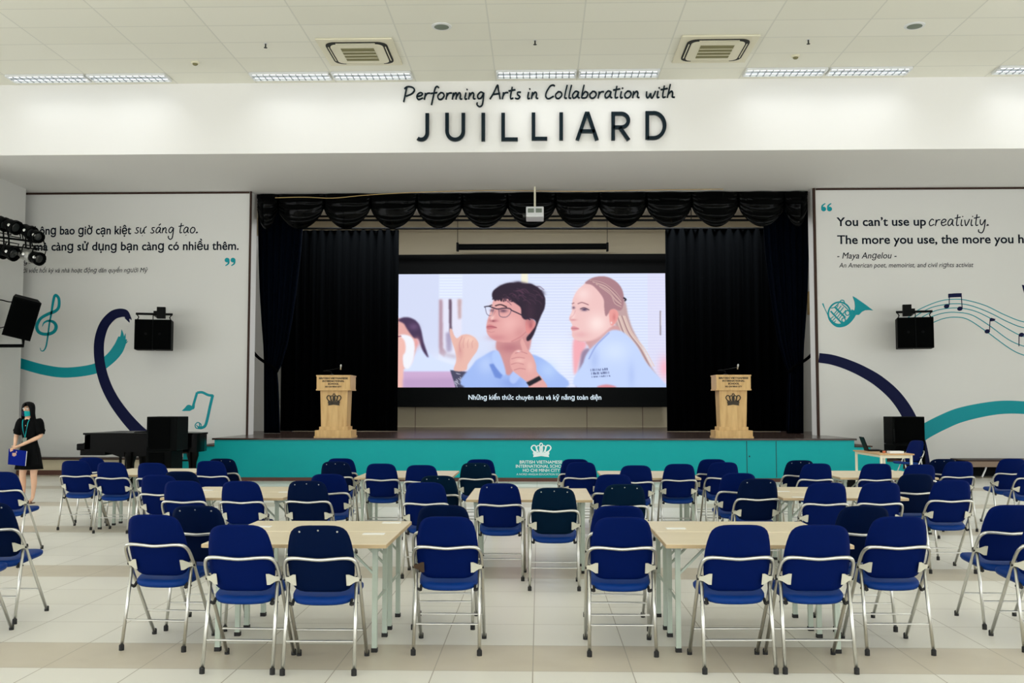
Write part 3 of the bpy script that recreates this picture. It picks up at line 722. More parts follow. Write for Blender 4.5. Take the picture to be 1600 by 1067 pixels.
# valance of swags
YV = 21.86
val = thing('stage_valance', 'black satin valance of scalloped swags across the top of the stage opening', 'valance', (0, YV, SOF))
bpy.context.view_layer.update()
APX = [402, 434, 506, 579, 651, 722, 793, 868, 936, 1010, 1081, 1154, 1226, 1262]
for i, (x0, x1) in enumerate(zip(APX, APX[1:])):
    bm = newbm(); NU, NV = 20, 18; G = []; H = []
    xa = at(x0, 320, YV).x; xb = at(x1, 320, YV).x; zt = SOF - 0.01; za = zof(325, YV); zb = zof(357, YV)
    rnd = random.Random(i); ph = rnd.random() * 6; bl = 0.14 + 0.05 * rnd.random()
    for v in range(NV + 1):
        g = []; h = []
        for u in range(NU + 1):
            uu = u / NU; vv = v / NV; e = math.sin(math.pi * uu)
            zbot = za + (zb - za) * e ** 0.75
            z = zt + (zbot - zt) * vv
            y = YV - bl * e * math.sin(math.pi * min(1, vv * 0.8 + 0.08)) - 0.022 * e * math.sin(vv * 20 + 3.2 * e + ph) - 0.012 * math.sin(vv * 33 + ph + 5 * e)
            x = xa + (xb - xa) * uu
            g.append(bm.verts.new((x, y, z))); h.append(bm.verts.new((x, y + 0.02, z)))
        G.append(g); H.append(h)
    for A in (G, H):
        for v in range(NV):
            for u in range(NU): bm.faces.new((A[v][u], A[v][u + 1], A[v + 1][u + 1], A[v + 1][u]))
    for v in range(NV):
        for u in (0, NU): bm.faces.new((G[v][u], G[v + 1][u], H[v + 1][u], H[v][u]))
    for v in (0, NV):
        for u in range(NU): bm.faces.new((G[v][u], G[v][u + 1], H[v][u + 1], H[v][u]))
    part('swag', bm, M['satin'], val, smooth=True)
bm = newbm(); bx(bm, OXL + 0.05, OXR - 0.05, YV + 0.03, YV + 0.08, SOF - 0.09, SOF - 0.001); part('batten', bm, M['black'], val)
bm = newbm(); tube(bm, catmull([at(430, 309, YV - 0.34), at(475, 308, YV - 0.34), at(520, 309.5, YV - 0.34), at(570, 305, YV - 0.34), at(640, 301, YV - 0.34), at(760, 297.5, YV - 0.34), at(900, 299, YV - 0.34), at(1010, 297, YV - 0.34), at(1130, 295.5, YV - 0.34)], 5), 0.008, 6)
tag(obj('cable', bm, M['tan']), 'thin tan cable strung along the top of the black valance', 'cable')
# pipes above the back of the stage
for k, (py, Yp) in enumerate(((338, 27.5), (344, 26.2))):
    bm = newbm(); tube(bm, [at(470, py, Yp), at(1200, py, Yp)], 0.03); pp = obj('lighting_pipe', bm, M['black']); tag(pp, ('upper' if k == 0 else 'lower') + ' dark pipe glimpsed through the gaps under the valance', 'pipe', 'pipes over the stage')
    for px in (600, 842, 1080):
        a = at(px, py, Yp); bm = newbm(); tube(bm, [a, Vector((a.x, a.y, 7.098))], 0.012, 6); obj('hanger', bm, M['black'], pp)
# rolled projection screen on chains
ps = thing('projection_screen', 'black rolled-up projection screen hanging above the video wall', 'projection screen', at(832, 386, 28.6)); bpy.context.view_layer.update()
bm = newbm(); a = at(716, 386, 28.6); b2 = at(948, 385, 28.6); tube(bm, [a, b2], 0.09, 12); part('case', bm, M['black'], ps, smooth=False)
for x in (715, 949):
    a = at(x, 386, 28.6); bm = newbm(); box(bm, a, (0.06, 0.2, 0.24)); part('end_cap', bm, M['black'], ps)
    bm = newbm(); tube(bm, [a, Vector((a.x, a.y, 7.095))], 0.008, 6); part('chain', bm, M['black'], ps)
# projector
PY = 21.3
pj = thing('projector', 'white projector hanging on a pole under the beam', 'projector', at(836, 334, PY)); bpy.context.view_layer.update()
a = at(822, 323, PY); b2 = at(849.5, 346, PY); w = b2.x - a.x; cx = (a.x + b2.x) / 2; zc = (a.z + b2.z) / 2; hh = (a.z - b2.z)
bm = newbm(); box(bm, (cx, PY, zc), (w, 0.34, hh * 0.72), Euler((R(-8), 0, 0)).to_matrix(), 0.02); body = part('body', bm, M['plasticw'], pj)
for s in (-1, 1):
    bm = newbm(); box(bm, (cx + s * 0.085, PY - 0.172, zc + 0.045), (0.13, 0.02, 0.09), Euler((R(-8), 0, 0)).to_matrix()); part('vent', bm, M['greygrille'], body)
bm = newbm(); tube(bm, [(cx, PY, zc + 0.1), (cx, PY, SOF)], 0.022); part('pole', bm, M['cream'], pj)
bm = newbm(); lathe(bm, [(0.05, 0), (0.05, 0.06)], (cx - 0.2, PY + 0.02, zc - 0.03), (-1, 0, 0)); part('lens', bm, M['glassdark'], pj)
# tan box in the right reveal
a = at(1263, 455, 24.6); b2 = at(1272.5, 491, 24.6)
bm = newbm(); bx(bm, a.x, b2.x, 24.62, 24.75, b2.z, a.z, 0.01); tag(obj('cable_box', bm, M['tan']), 'small tan upright box on the wall at the right edge of the stage opening', 'box')
# ------------------------------------------------------------------ video wall
YP = 28.9
def raster():
    X0, X1, Y0, Y1 = 70.0, 1535.0, 97.0, 712.0
    Wn, Hn = 440, 186
    ss = 2
    gx, gy = np.meshgrid((np.arange(Wn * ss) + .5) / (Wn * ss) * (X1 - X0) + X0, (np.arange(Hn * ss) + .5) / (Hn * ss) * (Y1 - Y0) + Y0)
    img = np.zeros(gx.shape + (3,)); img[:] = (214, 222, 245)
    def inside(poly):
        m = np.zeros(gx.shape, bool); n = len(poly)
        for i in range(n):
            xa, ya = poly[i]; xb, yb = poly[(i + 1) % n]
            if ya == yb: continue
            c = ((ya > gy) != (yb > gy)) & (gx < (xb - xa) * (gy - ya) / (yb - ya) + xa); m ^= c
        return m
    def blur(a, k):
        for ax in (0, 1):
            for _ in range(2):
                pad = [(0, 0), (0, 0)]; pad[ax] = (k, k)
                cs = np.cumsum(np.pad(a, pad, mode='edge'), axis=ax); z = np.zeros_like(np.take(cs, [0], axis=ax)); cs = np.concatenate([z, cs], axis=ax)
                n = a.shape[ax]; w = 2 * k + 1
                hi = np.take(cs, np.arange(w, w + n), axis=ax); lo = np.take(cs, np.arange(0, n), axis=ax); a = (hi - lo) / w
        return a
    def put(col, m, al=1.0): img[:] = img * (1 - (m * al)[..., None]) + np.array(col) * (m * al)[..., None]
    def poly(col, P, sm=True, soft=1, al=1.0):
        if sm: P = catmull2(P, 5, True)
        m = inside(P).astype(float)
        if soft: m = blur(m, soft)
        put(col, m, al)
    def blob(col, cx, cy, rx, ry, al=1.0, pw=2.0):
        d = ((gx - cx) / rx) ** 2 + ((gy - cy) / ry) ** 2; put(col, np.exp(-d * pw / 2), al)
    def line(col, P, w, sm=True, al=1.0):
        if sm and len(P) > 2: P = catmull2(P, 6)
        d = np.full(gx.shape, 1e9)
        for (xa, ya), (xb, yb) in zip(P, P[1:]):
            dx, dy = xb - xa, yb - ya; t = np.clip(((gx - xa) * dx + (gy - ya) * dy) / (dx * dx + dy * dy + 1e-9), 0, 1)
            d = np.minimum(d, np.hypot(gx - xa - t * dx, gy - ya - t * dy))
        put(col, np.clip((w / 2 + 1.2 - d) / 2.4, 0, 1), al)
    # room behind
    put((206, 213, 240), (gx < 300) * 1.0, .6)
    st = 0.5 + 0.5 * np.sin(gy * 2 * math.pi / 15.5)
    put((232, 240, 255), ((gx > 800) & (gx < 1560)) * st, .55); put((196, 204, 236), ((gx > 800) & (gx < 1560)) * (1 - st), .35)
    put((230, 240, 252), ((gx > 305) & (gx < 432) & (gy < 235)) * st, .8)
    poly((226, 226, 244), [(306, 235), (430, 235), (425, 545), (306, 545)], False, 2)
    poly((178, 148, 164), [(303, 238), (322, 238), (326, 500), (345, 525), (335, 552), (304, 530)], False, 3)
    poly((104, 84, 104), [(356, 236), (372, 236), (374, 400), (360, 420)], False, 2); poly((170, 160, 190), [(340, 420), (375, 410), (372, 520), (345, 525)], False, 4)
    poly((196, 168, 172), [(404, 236), (426, 236), (424, 340), (408, 345)], False, 3); poly((176, 160, 178), [(335, 530), (395, 540), (400, 560), (340, 550)], False, 5)
    poly((240, 236, 214), [(752, 97), (790, 97), (790, 152), (752, 152)], False, 2)
    blob((228, 235, 252), 330, 590, 110, 60, .8); blob((235, 240, 255), 930, 560, 130, 130, .6)
    put((220, 214, 240), ((gx > 1440) & (gx < 1540)) * 1.0, .5)
    line((158, 150, 160), [(1509, 305), (1508, 430)], 9); line((225, 220, 235), [(1514, 310), (1513, 380)], 4); blob((248, 180, 196), 1530, 610, 34, 60, .9)
    # partial person at the left edge
    poly((212, 224, 252), [(135, 600), (180, 530), (225, 512), (290, 560), (400, 600), (400, 640), (120, 640)], soft=3)
    poly((226, 170, 164), [(60, 360), (110, 350), (160, 400), (185, 460), (170, 540), (140, 600), (60, 600)], soft=2)
    poly((70, 52, 84), [(78, 350), (110, 334), (150, 338), (185, 360), (205, 400), (220, 470), (247, 552), (215, 515), (190, 455), (165, 445), (130, 400), (110, 368)], soft=2)
    blob((120, 90, 130), 165, 385, 26, 18, .6); blob((230, 160, 160), 183, 472, 16, 24, .9)
    poly((238, 240, 250), [(85, 440), (110, 428), (150, 440), (170, 480), (165, 560), (140, 610), (110, 600), (100, 520)], soft=2)
    poly((238, 186, 176), [(68, 445), (95, 440), (118, 470), (120, 520), (105, 560), (118, 712), (68, 712)], soft=2)
    line((150, 90, 110), [(72, 440), (95, 436)], 6)
    # laptop
    poly((202, 170, 208), [(110, 628), (500, 628), (518, 650), (520, 716), (108, 716)], False, 2); poly((178, 148, 190), [(110, 665), (390, 660), (390, 712), (110, 712)], False, 6, .6)
    poly((72, 72, 96), [(365, 620), (478, 632), (492, 712), (395, 712)], False, 1)
    for k in range(24):
        q = random.Random(k); x = 378 + q.random() * 90; y = 630 + q.random() * 75; line((176, 176, 196), [(x, y), (x + 6 + 10 * q.random(), y + q.random() * 18)], 4)
    # boy: shirt, neck
    poly((158, 184, 240), [(450, 716), (490, 590), (545, 545), (610, 515), (650, 560), (760, 560), (800, 535), (870, 560), (940, 620), (985, 716)], soft=2)
    blob((188, 208, 248), 560, 590, 45, 50, .7); blob((120, 146, 220), 700, 690, 60, 30, .5); blob((190, 214, 250), 900, 620, 50, 50, .6)
    poly((206, 146, 146), [(622, 455), (790, 420), (800, 500), (760, 560), (700, 640), (668, 640), (640, 580)], soft=2); blob((178, 110, 120), 690, 500, 60, 28, .7)
    poly((110, 140, 214), [(578, 590), (606, 584), (655, 640), (640, 668), (610, 660)], False, 2); poly((176, 200, 248), [(596, 530), (630, 520), (668, 628), (650, 646), (602, 585)], soft=2)
    poly((176, 196, 244), [(700, 640), (765, 560), (800, 560), (770, 620), (720, 690), (690, 680)], soft=2)
    # head
    poly((222, 160, 158), [(606, 240), (660, 225), (740, 250), (775, 320), (800, 380), (775, 430), (715, 466), (650, 470), (600, 455), (568, 425), (562, 385), (570, 345), (585, 300), (595, 262)], soft=1)
    blob((240, 186, 182), 690, 370, 55, 50, .7); blob((238, 190, 184), 625, 265, 35, 18, .6); blob((196, 122, 130), 620, 445, 50, 16, .5); blob((204, 136, 138), 745, 420, 30, 34, .5)
    poly((226, 144, 142), [(778, 350), (810, 345), (832, 365), (825, 400), (800, 424), (780, 415)], soft=1); blob((180, 96, 104), 805, 380, 10, 18, .7)
    poly((42, 28, 46), [(592, 215), (600, 190), (625, 170), (655, 155), (690, 147), (730, 150), (765, 153), (800, 152), (835, 168), (865, 200), (884, 235), (880, 285), (862, 325), (845, 365), (825, 420), (805, 455), (785, 464), (782, 445), (806, 415), (830, 380), (828, 352), (800, 342), (775, 348), (755, 330), (750, 285), (725, 262), (690, 240), (655, 232), (645, 248), (628, 236), (612, 246), (600, 236)], soft=1)
    for k in range(16):
        q = random.Random(50 + k); x = 640 + q.random() * 200; y = 165 + q.random() * 90; line((96, 60, 82), [(x, y), (x + 18, y - 6 + q.random() * 6), (x + 40, y + 10 + 10 * q.random())], 4, al=.6)
    blob((70, 44, 62), 800, 310, 26, 60, .5)
    for k in range(26):
        q = random.Random(90 + k); t = q.random(); x = 598 + 275 * t; y = 232 + 60 * t * t - 10 * q.random() if t < .55 else 300 + 120 * (t - .55)
        if t < .5: line((44, 30, 46), [(x, y - 16), (x - 4, y), (x - 10, y + 8 + 8 * q.random())], 6, al=.9)
    for k in range(12):
        q = random.Random(130 + k); a0 = .2 + q.random() * 2.7; cx_, cy_ = 735 + 128 * math.cos(a0), 222 - 66 * math.sin(a0); blob((42, 28, 46), cx_, cy_, 22, 14, 1.0, 3)
    for k in range(14):
        q = random.Random(170 + k); x = 640 + 200 * q.random(); y = 175 + 70 * q.random(); line((84, 54, 76), [(x, y), (x + 22, y + 8), (x + 34, y + 24)], 5, al=.45)
    line((60, 36, 46), [(612, 272), (640, 266), (672, 278)], 7); line((70, 44, 52), [(575, 275), (592, 268)], 6)
    blob((96, 66, 86), 655, 300, 20, 9, .9); blob((110, 76, 90), 592, 298, 12, 8, .8)
    line((46, 36, 56), [(552, 278), (575, 275), (602, 284), (625, 290), (660, 285), (690, 288), (702, 298), (745, 318), (800, 348)], 6)
    line((80, 70, 96), [(556, 282), (566, 318), (590, 325), (602, 290)], 3); line((80, 70, 96), [(630, 292), (636, 328), (668, 334), (690, 318), (698, 298)], 3)
    blob((235, 225, 240), 572, 305, 10, 14, .5); blob((242, 200, 192), 596, 328, 9, 20, .7); blob((170, 92, 104), 602, 354, 22, 7, .8)
    poly((202, 122, 128), [(563, 384), (580, 374), (600, 380), (620, 391), (598, 397), (570, 401)], soft=1); line((140, 72, 84), [(566, 387), (590, 386), (618, 391)], 3)
    line((186, 116, 122), [(612, 300), (598, 325), (580, 346), (592, 356), (612, 354)], 4, al=.7); blob((250, 212, 206), 592, 338, 10, 12, .6); blob((120, 60, 72), 600, 355, 6, 4, .7)
    line((190, 120, 124), [(568, 410), (590, 416), (606, 412)], 4, al=.5); line((186, 112, 118), [(700, 466), (750, 440), (778, 415)], 6, al=.5)
    # thumb hand left of him
    poly((230, 182, 170), [(362, 398), (374, 400), (386, 430), (402, 448), (430, 430), (465, 428), (500, 446), (520, 478), (512, 515), (488, 550), (462, 590), (450, 622), (386, 622), (398, 570), (392, 520), (376, 470), (364, 430)], soft=1)
    blob((246, 208, 190), 470, 455, 30, 18, .7); blob((204, 140, 140), 420, 520, 16, 40, .5); line((196, 130, 134), [(430, 440), (415, 480), (420, 520)], 4, al=.6)
    for xx in (442, 466, 490): line((200, 138, 138), [(xx, 446 + (xx - 440) * .3), (xx - 6, 475), (xx - 4, 500)], 4, al=.5)
    # fist with wristband
    poly((224, 166, 162), [(748, 470), (756, 448), (770, 470), (788, 510), (815, 545), (832, 590), (838, 630), (862, 660), (892, 716), (800, 716), (788, 690), (745, 655), (705, 622), (692, 585), (696, 548), (715, 520), (740, 510), (758, 518), (752, 490)], soft=1)
    for a0, b0 in (((700, 560), (770, 556)), ((698, 590), (765, 590)), ((715, 620), (775, 616)), ((720, 530), (784, 532))): line((184, 116, 122), [a0, ((a0[0] + b0[0]) / 2, a0[1] - 8), b0], 4, al=.75)
    blob((244, 200, 190), 745, 570, 26, 12, .6); blob((244, 200, 190), 800, 600, 20, 30, .5); blob((250, 225, 225), 738, 520, 10, 4, .8)
    poly((28, 26, 36), [(780, 688), (850, 652), (864, 672), (796, 708)], False, 1)
    # girl
    poly((240, 170, 180), [(1036, 460), (1080, 462), (1108, 480), (1075, 560), (1050, 640), (1036, 620)], soft=4); poly((150, 130, 158), [(1085, 520), (1130, 520), (1100, 712), (1050, 712), (1068, 600)], soft=3)
    poly((190, 160, 160), [(1240, 300), (1310, 240), (1335, 330), (1358, 400), (1405, 490), (1450, 590), (1515, 700), (1470, 700), (1400, 580), (1330, 470), (1275, 400)], soft=2)
    for k in range(7): line([(226, 200, 188), (160, 126, 126), (236, 214, 198)][k % 3], [(1268 + 8 * k, 330), (1300 + 9 * k, 420), (1345 + 12 * k, 500), (1400 + 12 * k, 600)], 6, al=.8)
    poly((206, 156, 156), [(1105, 462), (1180, 440), (1240, 380), (1290, 400), (1230, 450), (1180, 480), (1135, 515), (1115, 490)], soft=2)
    poly((192, 210, 248), [(1060, 716), (1090, 580), (1118, 520), (1175, 465), (1235, 410), (1285, 408), (1330, 435), (1385, 500), (1430, 580), (1500, 660), (1535, 700), (1535, 716)], soft=2)
    blob((214, 228, 255), 1260, 520, 80, 60, .7); blob((160, 180, 232), 1150, 560, 24, 60, .5); blob((166, 186, 236), 1350, 650, 20, 70, .5); line((150, 168, 222), [(1120, 560), (1160, 490), (1230, 420)], 7)
    poly((236, 194, 192), [(1082, 168), (1120, 140), (1165, 160), (1205, 230), (1225, 300), (1262, 300), (1270, 360), (1238, 392), (1195, 430), (1150, 458), (1100, 468), (1050, 458), (1030, 438), (1028, 412), (1022, 396), (1030, 378), (1014, 340), (1028, 305), (1030, 262), (1036, 232), (1055, 195)], soft=1)
    blob((252, 230, 226), 1165, 370, 50, 48, .8); blob((250, 224, 222), 1090, 210, 40, 35, .6); blob((222, 160, 166), 1075, 430, 40, 16, .5)
    poly((168, 126, 134), [(1100, 150), (1140, 122), (1195, 113), (1240, 124), (1280, 152), (1304, 190), (1312, 240), (1302, 290), (1282, 300), (1255, 290), (1232, 310), (1212, 330), (1204, 280), (1200, 235), (1165, 185), (1135, 160)], soft=1)
    for k in range(9): line([(206, 174, 168), (140, 98, 112), (222, 190, 180)][k % 3], [(1130 + 6 * k, 135 + 4 * k), (1200 + 5 * k, 150 + 8 * k), (1262, 195 + 8 * k), (1296, 240 + 5 * k)], 5, al=.7)
    poly((230, 156, 152), [(1232, 305), (1258, 292), (1280, 310), (1276, 348), (1252, 380), (1236, 370)], soft=1); blob((196, 110, 112), 1258, 335, 9, 20, .6); blob((250, 250, 250), 1243, 366, 4, 6, .8)
    line((40, 34, 48), [(1312, 232), (1322, 240), (1318, 246)], 9)
    line((150, 104, 112), [(1062, 262), (1085, 256), (1118, 268)], 5); line((150, 104, 112), [(1030, 262), (1040, 258)], 5)
    blob((66, 52, 84), 1097, 294, 17, 8, .95); line((70, 50, 70), [(1075, 290), (1095, 284), (1122, 296)], 4); blob((90, 70, 96), 1038, 284, 8, 7, .85)
    blob((250, 220, 218), 1035, 325, 10, 22, .6); blob((204, 134, 140), 1036, 350, 18, 5, .7)
    poly((216, 146, 154), [(1025, 389), (1042, 385), (1068, 397), (1050, 406), (1030, 406)], soft=1); line((160, 92, 104), [(1026, 396), (1066, 398)], 2.5); line((214, 160, 164), [(1048, 300), (1036, 325), (1018, 342), (1030, 354)], 4, al=.7); line((216, 166, 168), [(1060, 466), (1130, 462), (1190, 432), (1236, 392)], 6, al=.5)
    for x0, x1, y in ((1130, 1222, 616), (1134, 1236, 634), (1136, 1234, 652)):
        x = x0
        q = random.Random(int(y))
        while x < x1:
            yy = y + (x1 - x) * .06; hh_ = 5 if y < 650 else 2.5; k2 = q.randrange(3)
            line((44, 52, 96), [(x, yy - hh_), (x, yy + hh_)], 2.4)
            if k2: line((44, 52, 96), [(x, yy - hh_ * (k2 - 1)), (x + 4.5, yy - hh_ * (k2 - 1)), (x + 4.5, yy + hh_)], 2.2, False)
            x += 9 + 3 * q.random()
    poly((214, 140, 150), [(1165, 712), (1200, 700), (1240, 702), (1270, 716)], soft=2)
    img2 = img.reshape(Hn, ss, Wn, ss, 3).mean((1, 3))
    return img2
vw = thing('video_wall', 'black video wall showing two students in blue shirts with a subtitle', 'screen', at(830, 640, YP)); bpy.context.view_layer.update()
a = at(617.5, 398, YP); b2 = at(1042, 636, YP)
bm = newbm(); bx(bm, a.x, b2.x, YP, YP + 0.18, b2.z, a.z); part('cabinet', bm, M['black'], vw)
bm = newbm()
bx(bm, a.x + .3, b2.x - .3, YP + 0.18, YBACK - .001, b2.z + .3, a.z - .3)
part('wall_mount', bm, M['black'], vw)
img = raster(); Hn, Wn = img.shape[:2]
a = at(620.5, 428.5, YP); b2 = at(1041, 605, YP); YQ = YP - 0.004
xs = np.linspace(a.x, b2.x, Wn + 1); zs = np.linspace(a.z, b2.z, Hn + 1)
me = bpy.data.meshes.new('screen_picture')
vv = np.stack(np.meshgrid(xs, zs), -1).reshape(-1, 2)
co = np.stack([vv[:, 0], np.full(len(vv), YQ), vv[:, 1]], 1)
idx = np.arange((Wn + 1) * (Hn + 1)).reshape(Hn + 1, Wn + 1)
fc = np.stack([idx[:-1, :-1], idx[1:, :-1], idx[1:, 1:], idx[:-1, 1:]], -1).reshape(-1, 4)
me.from_pydata(co.tolist(), [], fc.tolist())
pad = np.pad(img, ((0, 1), (0, 1), (0, 0)), mode='edge') / 255.0
pl = np.where(pad <= 0.04045, pad / 12.92, ((pad + 0.055) / 1.055) ** 2.4)
at_ = me.color_attributes.new('picture', 'FLOAT_COLOR', 'POINT')
at_.data.foreach_set('color', np.concatenate([pl.reshape(-1, 3), np.ones((pl.shape[0] * pl.shape[1], 1))], 1).astype(np.float32).ravel())
m, nt, b, lk = nodes_of('screen_pixels')
an = nt.nodes.new('ShaderNodeVertexColor'); an.layer_name = 'picture'
b.inputs['Base Color'].default_value = (0.01, 0.01, 0.01, 1); b.inputs['Roughness'].default_value = 0.6; b.inputs['Specular IOR Level'].default_value = 0.1
lk.new(an.outputs['Color'], b.inputs['Emission Color']); b.inputs['Emission Strength'].default_value = SCREEN_GAIN
me.materials.append(m); o = bpy.data.objects.new('screen_picture', me); COL.objects.link(o); o.parent = vw; o.matrix_parent_inverse = vw.matrix_world.inverted()
M['subtitle'] = mat('subtitle_pixels', rgb(20, 20, 20), 0.6, emit=rgb(226, 242, 252), es=SCREEN_GAIN)
o = text_px('subtitle', s='Những kiến thức chuyên sâu và kỹ năng toàn diện', x0=732, x1=939.5, yb=624.3, cap=7.4, Y=YP, m=M['subtitle'], parent=vw, bold=0.012, thk=0.004); o.matrix_parent_inverse = vw.matrix_world.inverted()

# ------------------------------------------------------------------ lecterns
def lectern(px, side):
    Y0 = 19.72; k = mpp(Y0); mir = 1 if side == 'left' else -1
    c = at(px, 684, Y0); t = thing('lectern', 'pale wooden lectern with engraved crown on the %s side of the stage' % side, 'lectern', (c.x, Y0, STZ), 0, 'matching wooden lecterns')
    bpy.context.view_layer.update()
    # sizes in metres from the front face (photo: x in px from centre)
    D = 0.5
    bm = newbm(); bx(bm, -.36, .36, 0, D + .1, 0, .15); bx(bm, -.375, .375, -.015, D + .115, 0, .035); obj('base', bm, M['lectern'], t)
    bm = newbm(); bx(bm, -.285, .285, .05, D + .04, .15, .22); obj('plinth', bm, M['lectern'], t)
    bm = newbm()
    lo = [(-.255, .08, .22), (.255, .08, .22), (.255, D, .22), (-.255, D, .22)]; hi = [(-.275, .07, .98), (.275, .07, .98), (.275, D + .02, .98), (-.275, D + .02, .98)]
    A = [bm.verts.new(p) for p in lo]; B = [bm.verts.new(p) for p in hi]; bm.faces.new(A); bm.faces.new(B)
    for i in range(4): bm.faces.new((A[i], A[(i + 1) % 4], B[(i + 1) % 4], B[i]))
    body = obj('body', bm, M['lectern'], t)
    bm = newbm(); bx(bm, -.335, .335, 0, D + .1, .95, 1.235); bx(bm, -.345, .345, -.01, D + .11, .94, .965); bx(bm, -.345, .345, -.01, D + .11, 1.22, 1.245); head = obj('reading_desk', bm, M['lectern'], t)
    bm = newbm(); crown(bm, 0, .76, .29, .24, .07, .008, 1.1); e = obj('crown_emblem', bm, M['brownink'], body)
    e.matrix_parent_inverse = Matrix()
    for s, w, z, cap in (('BRITISH VIETNAMESE', .58, 1.165, .034), ('INTERNATIONAL', .44, 1.11, .034), ('SCHOOL', .22, 1.055, .034), ('HO CHI MINH CITY', .33, 1.0, .03)):
        bm = newbm(); text_bm(bm, s, -w / 2, w / 2, z, cap, 0.0, 0.003, 0.05); obj('lettering', bm, M['brownink'], head)
    mc = thing('gooseneck_microphone', 'black gooseneck microphone on the %s lectern' % side, 'microphone', (c.x - .1, Y0 + .3, STZ + 1.245), 0, 'lectern microphones')
    bm = newbm(); lathe(bm, [(.05, 0), (.05, .015), (.02, .03)], seg=14); obj('base', bm, M['black'], mc)
    bm = newbm(); P = catmull([(0, 0, .02), (-.02, -.02, .08), (-.16, -.05, .09), (.05, -.1, .12), (.2, -.15, .15)], 6); tube(bm, P, .008, 6); obj('neck', bm, M['black'], mc, smooth=True)
    bm = newbm(); lathe(bm, [(.0, -.05), (.012, -.045), (.014, 0), (.02, .03), (.016, .05), (0, .06)], (.215, -.155, .16), (.1, -.2, .9), 10); obj('capsule', bm, M['silver'], mc, smooth=True)
lectern(520, 'left'); lectern(1147.5, 'right')

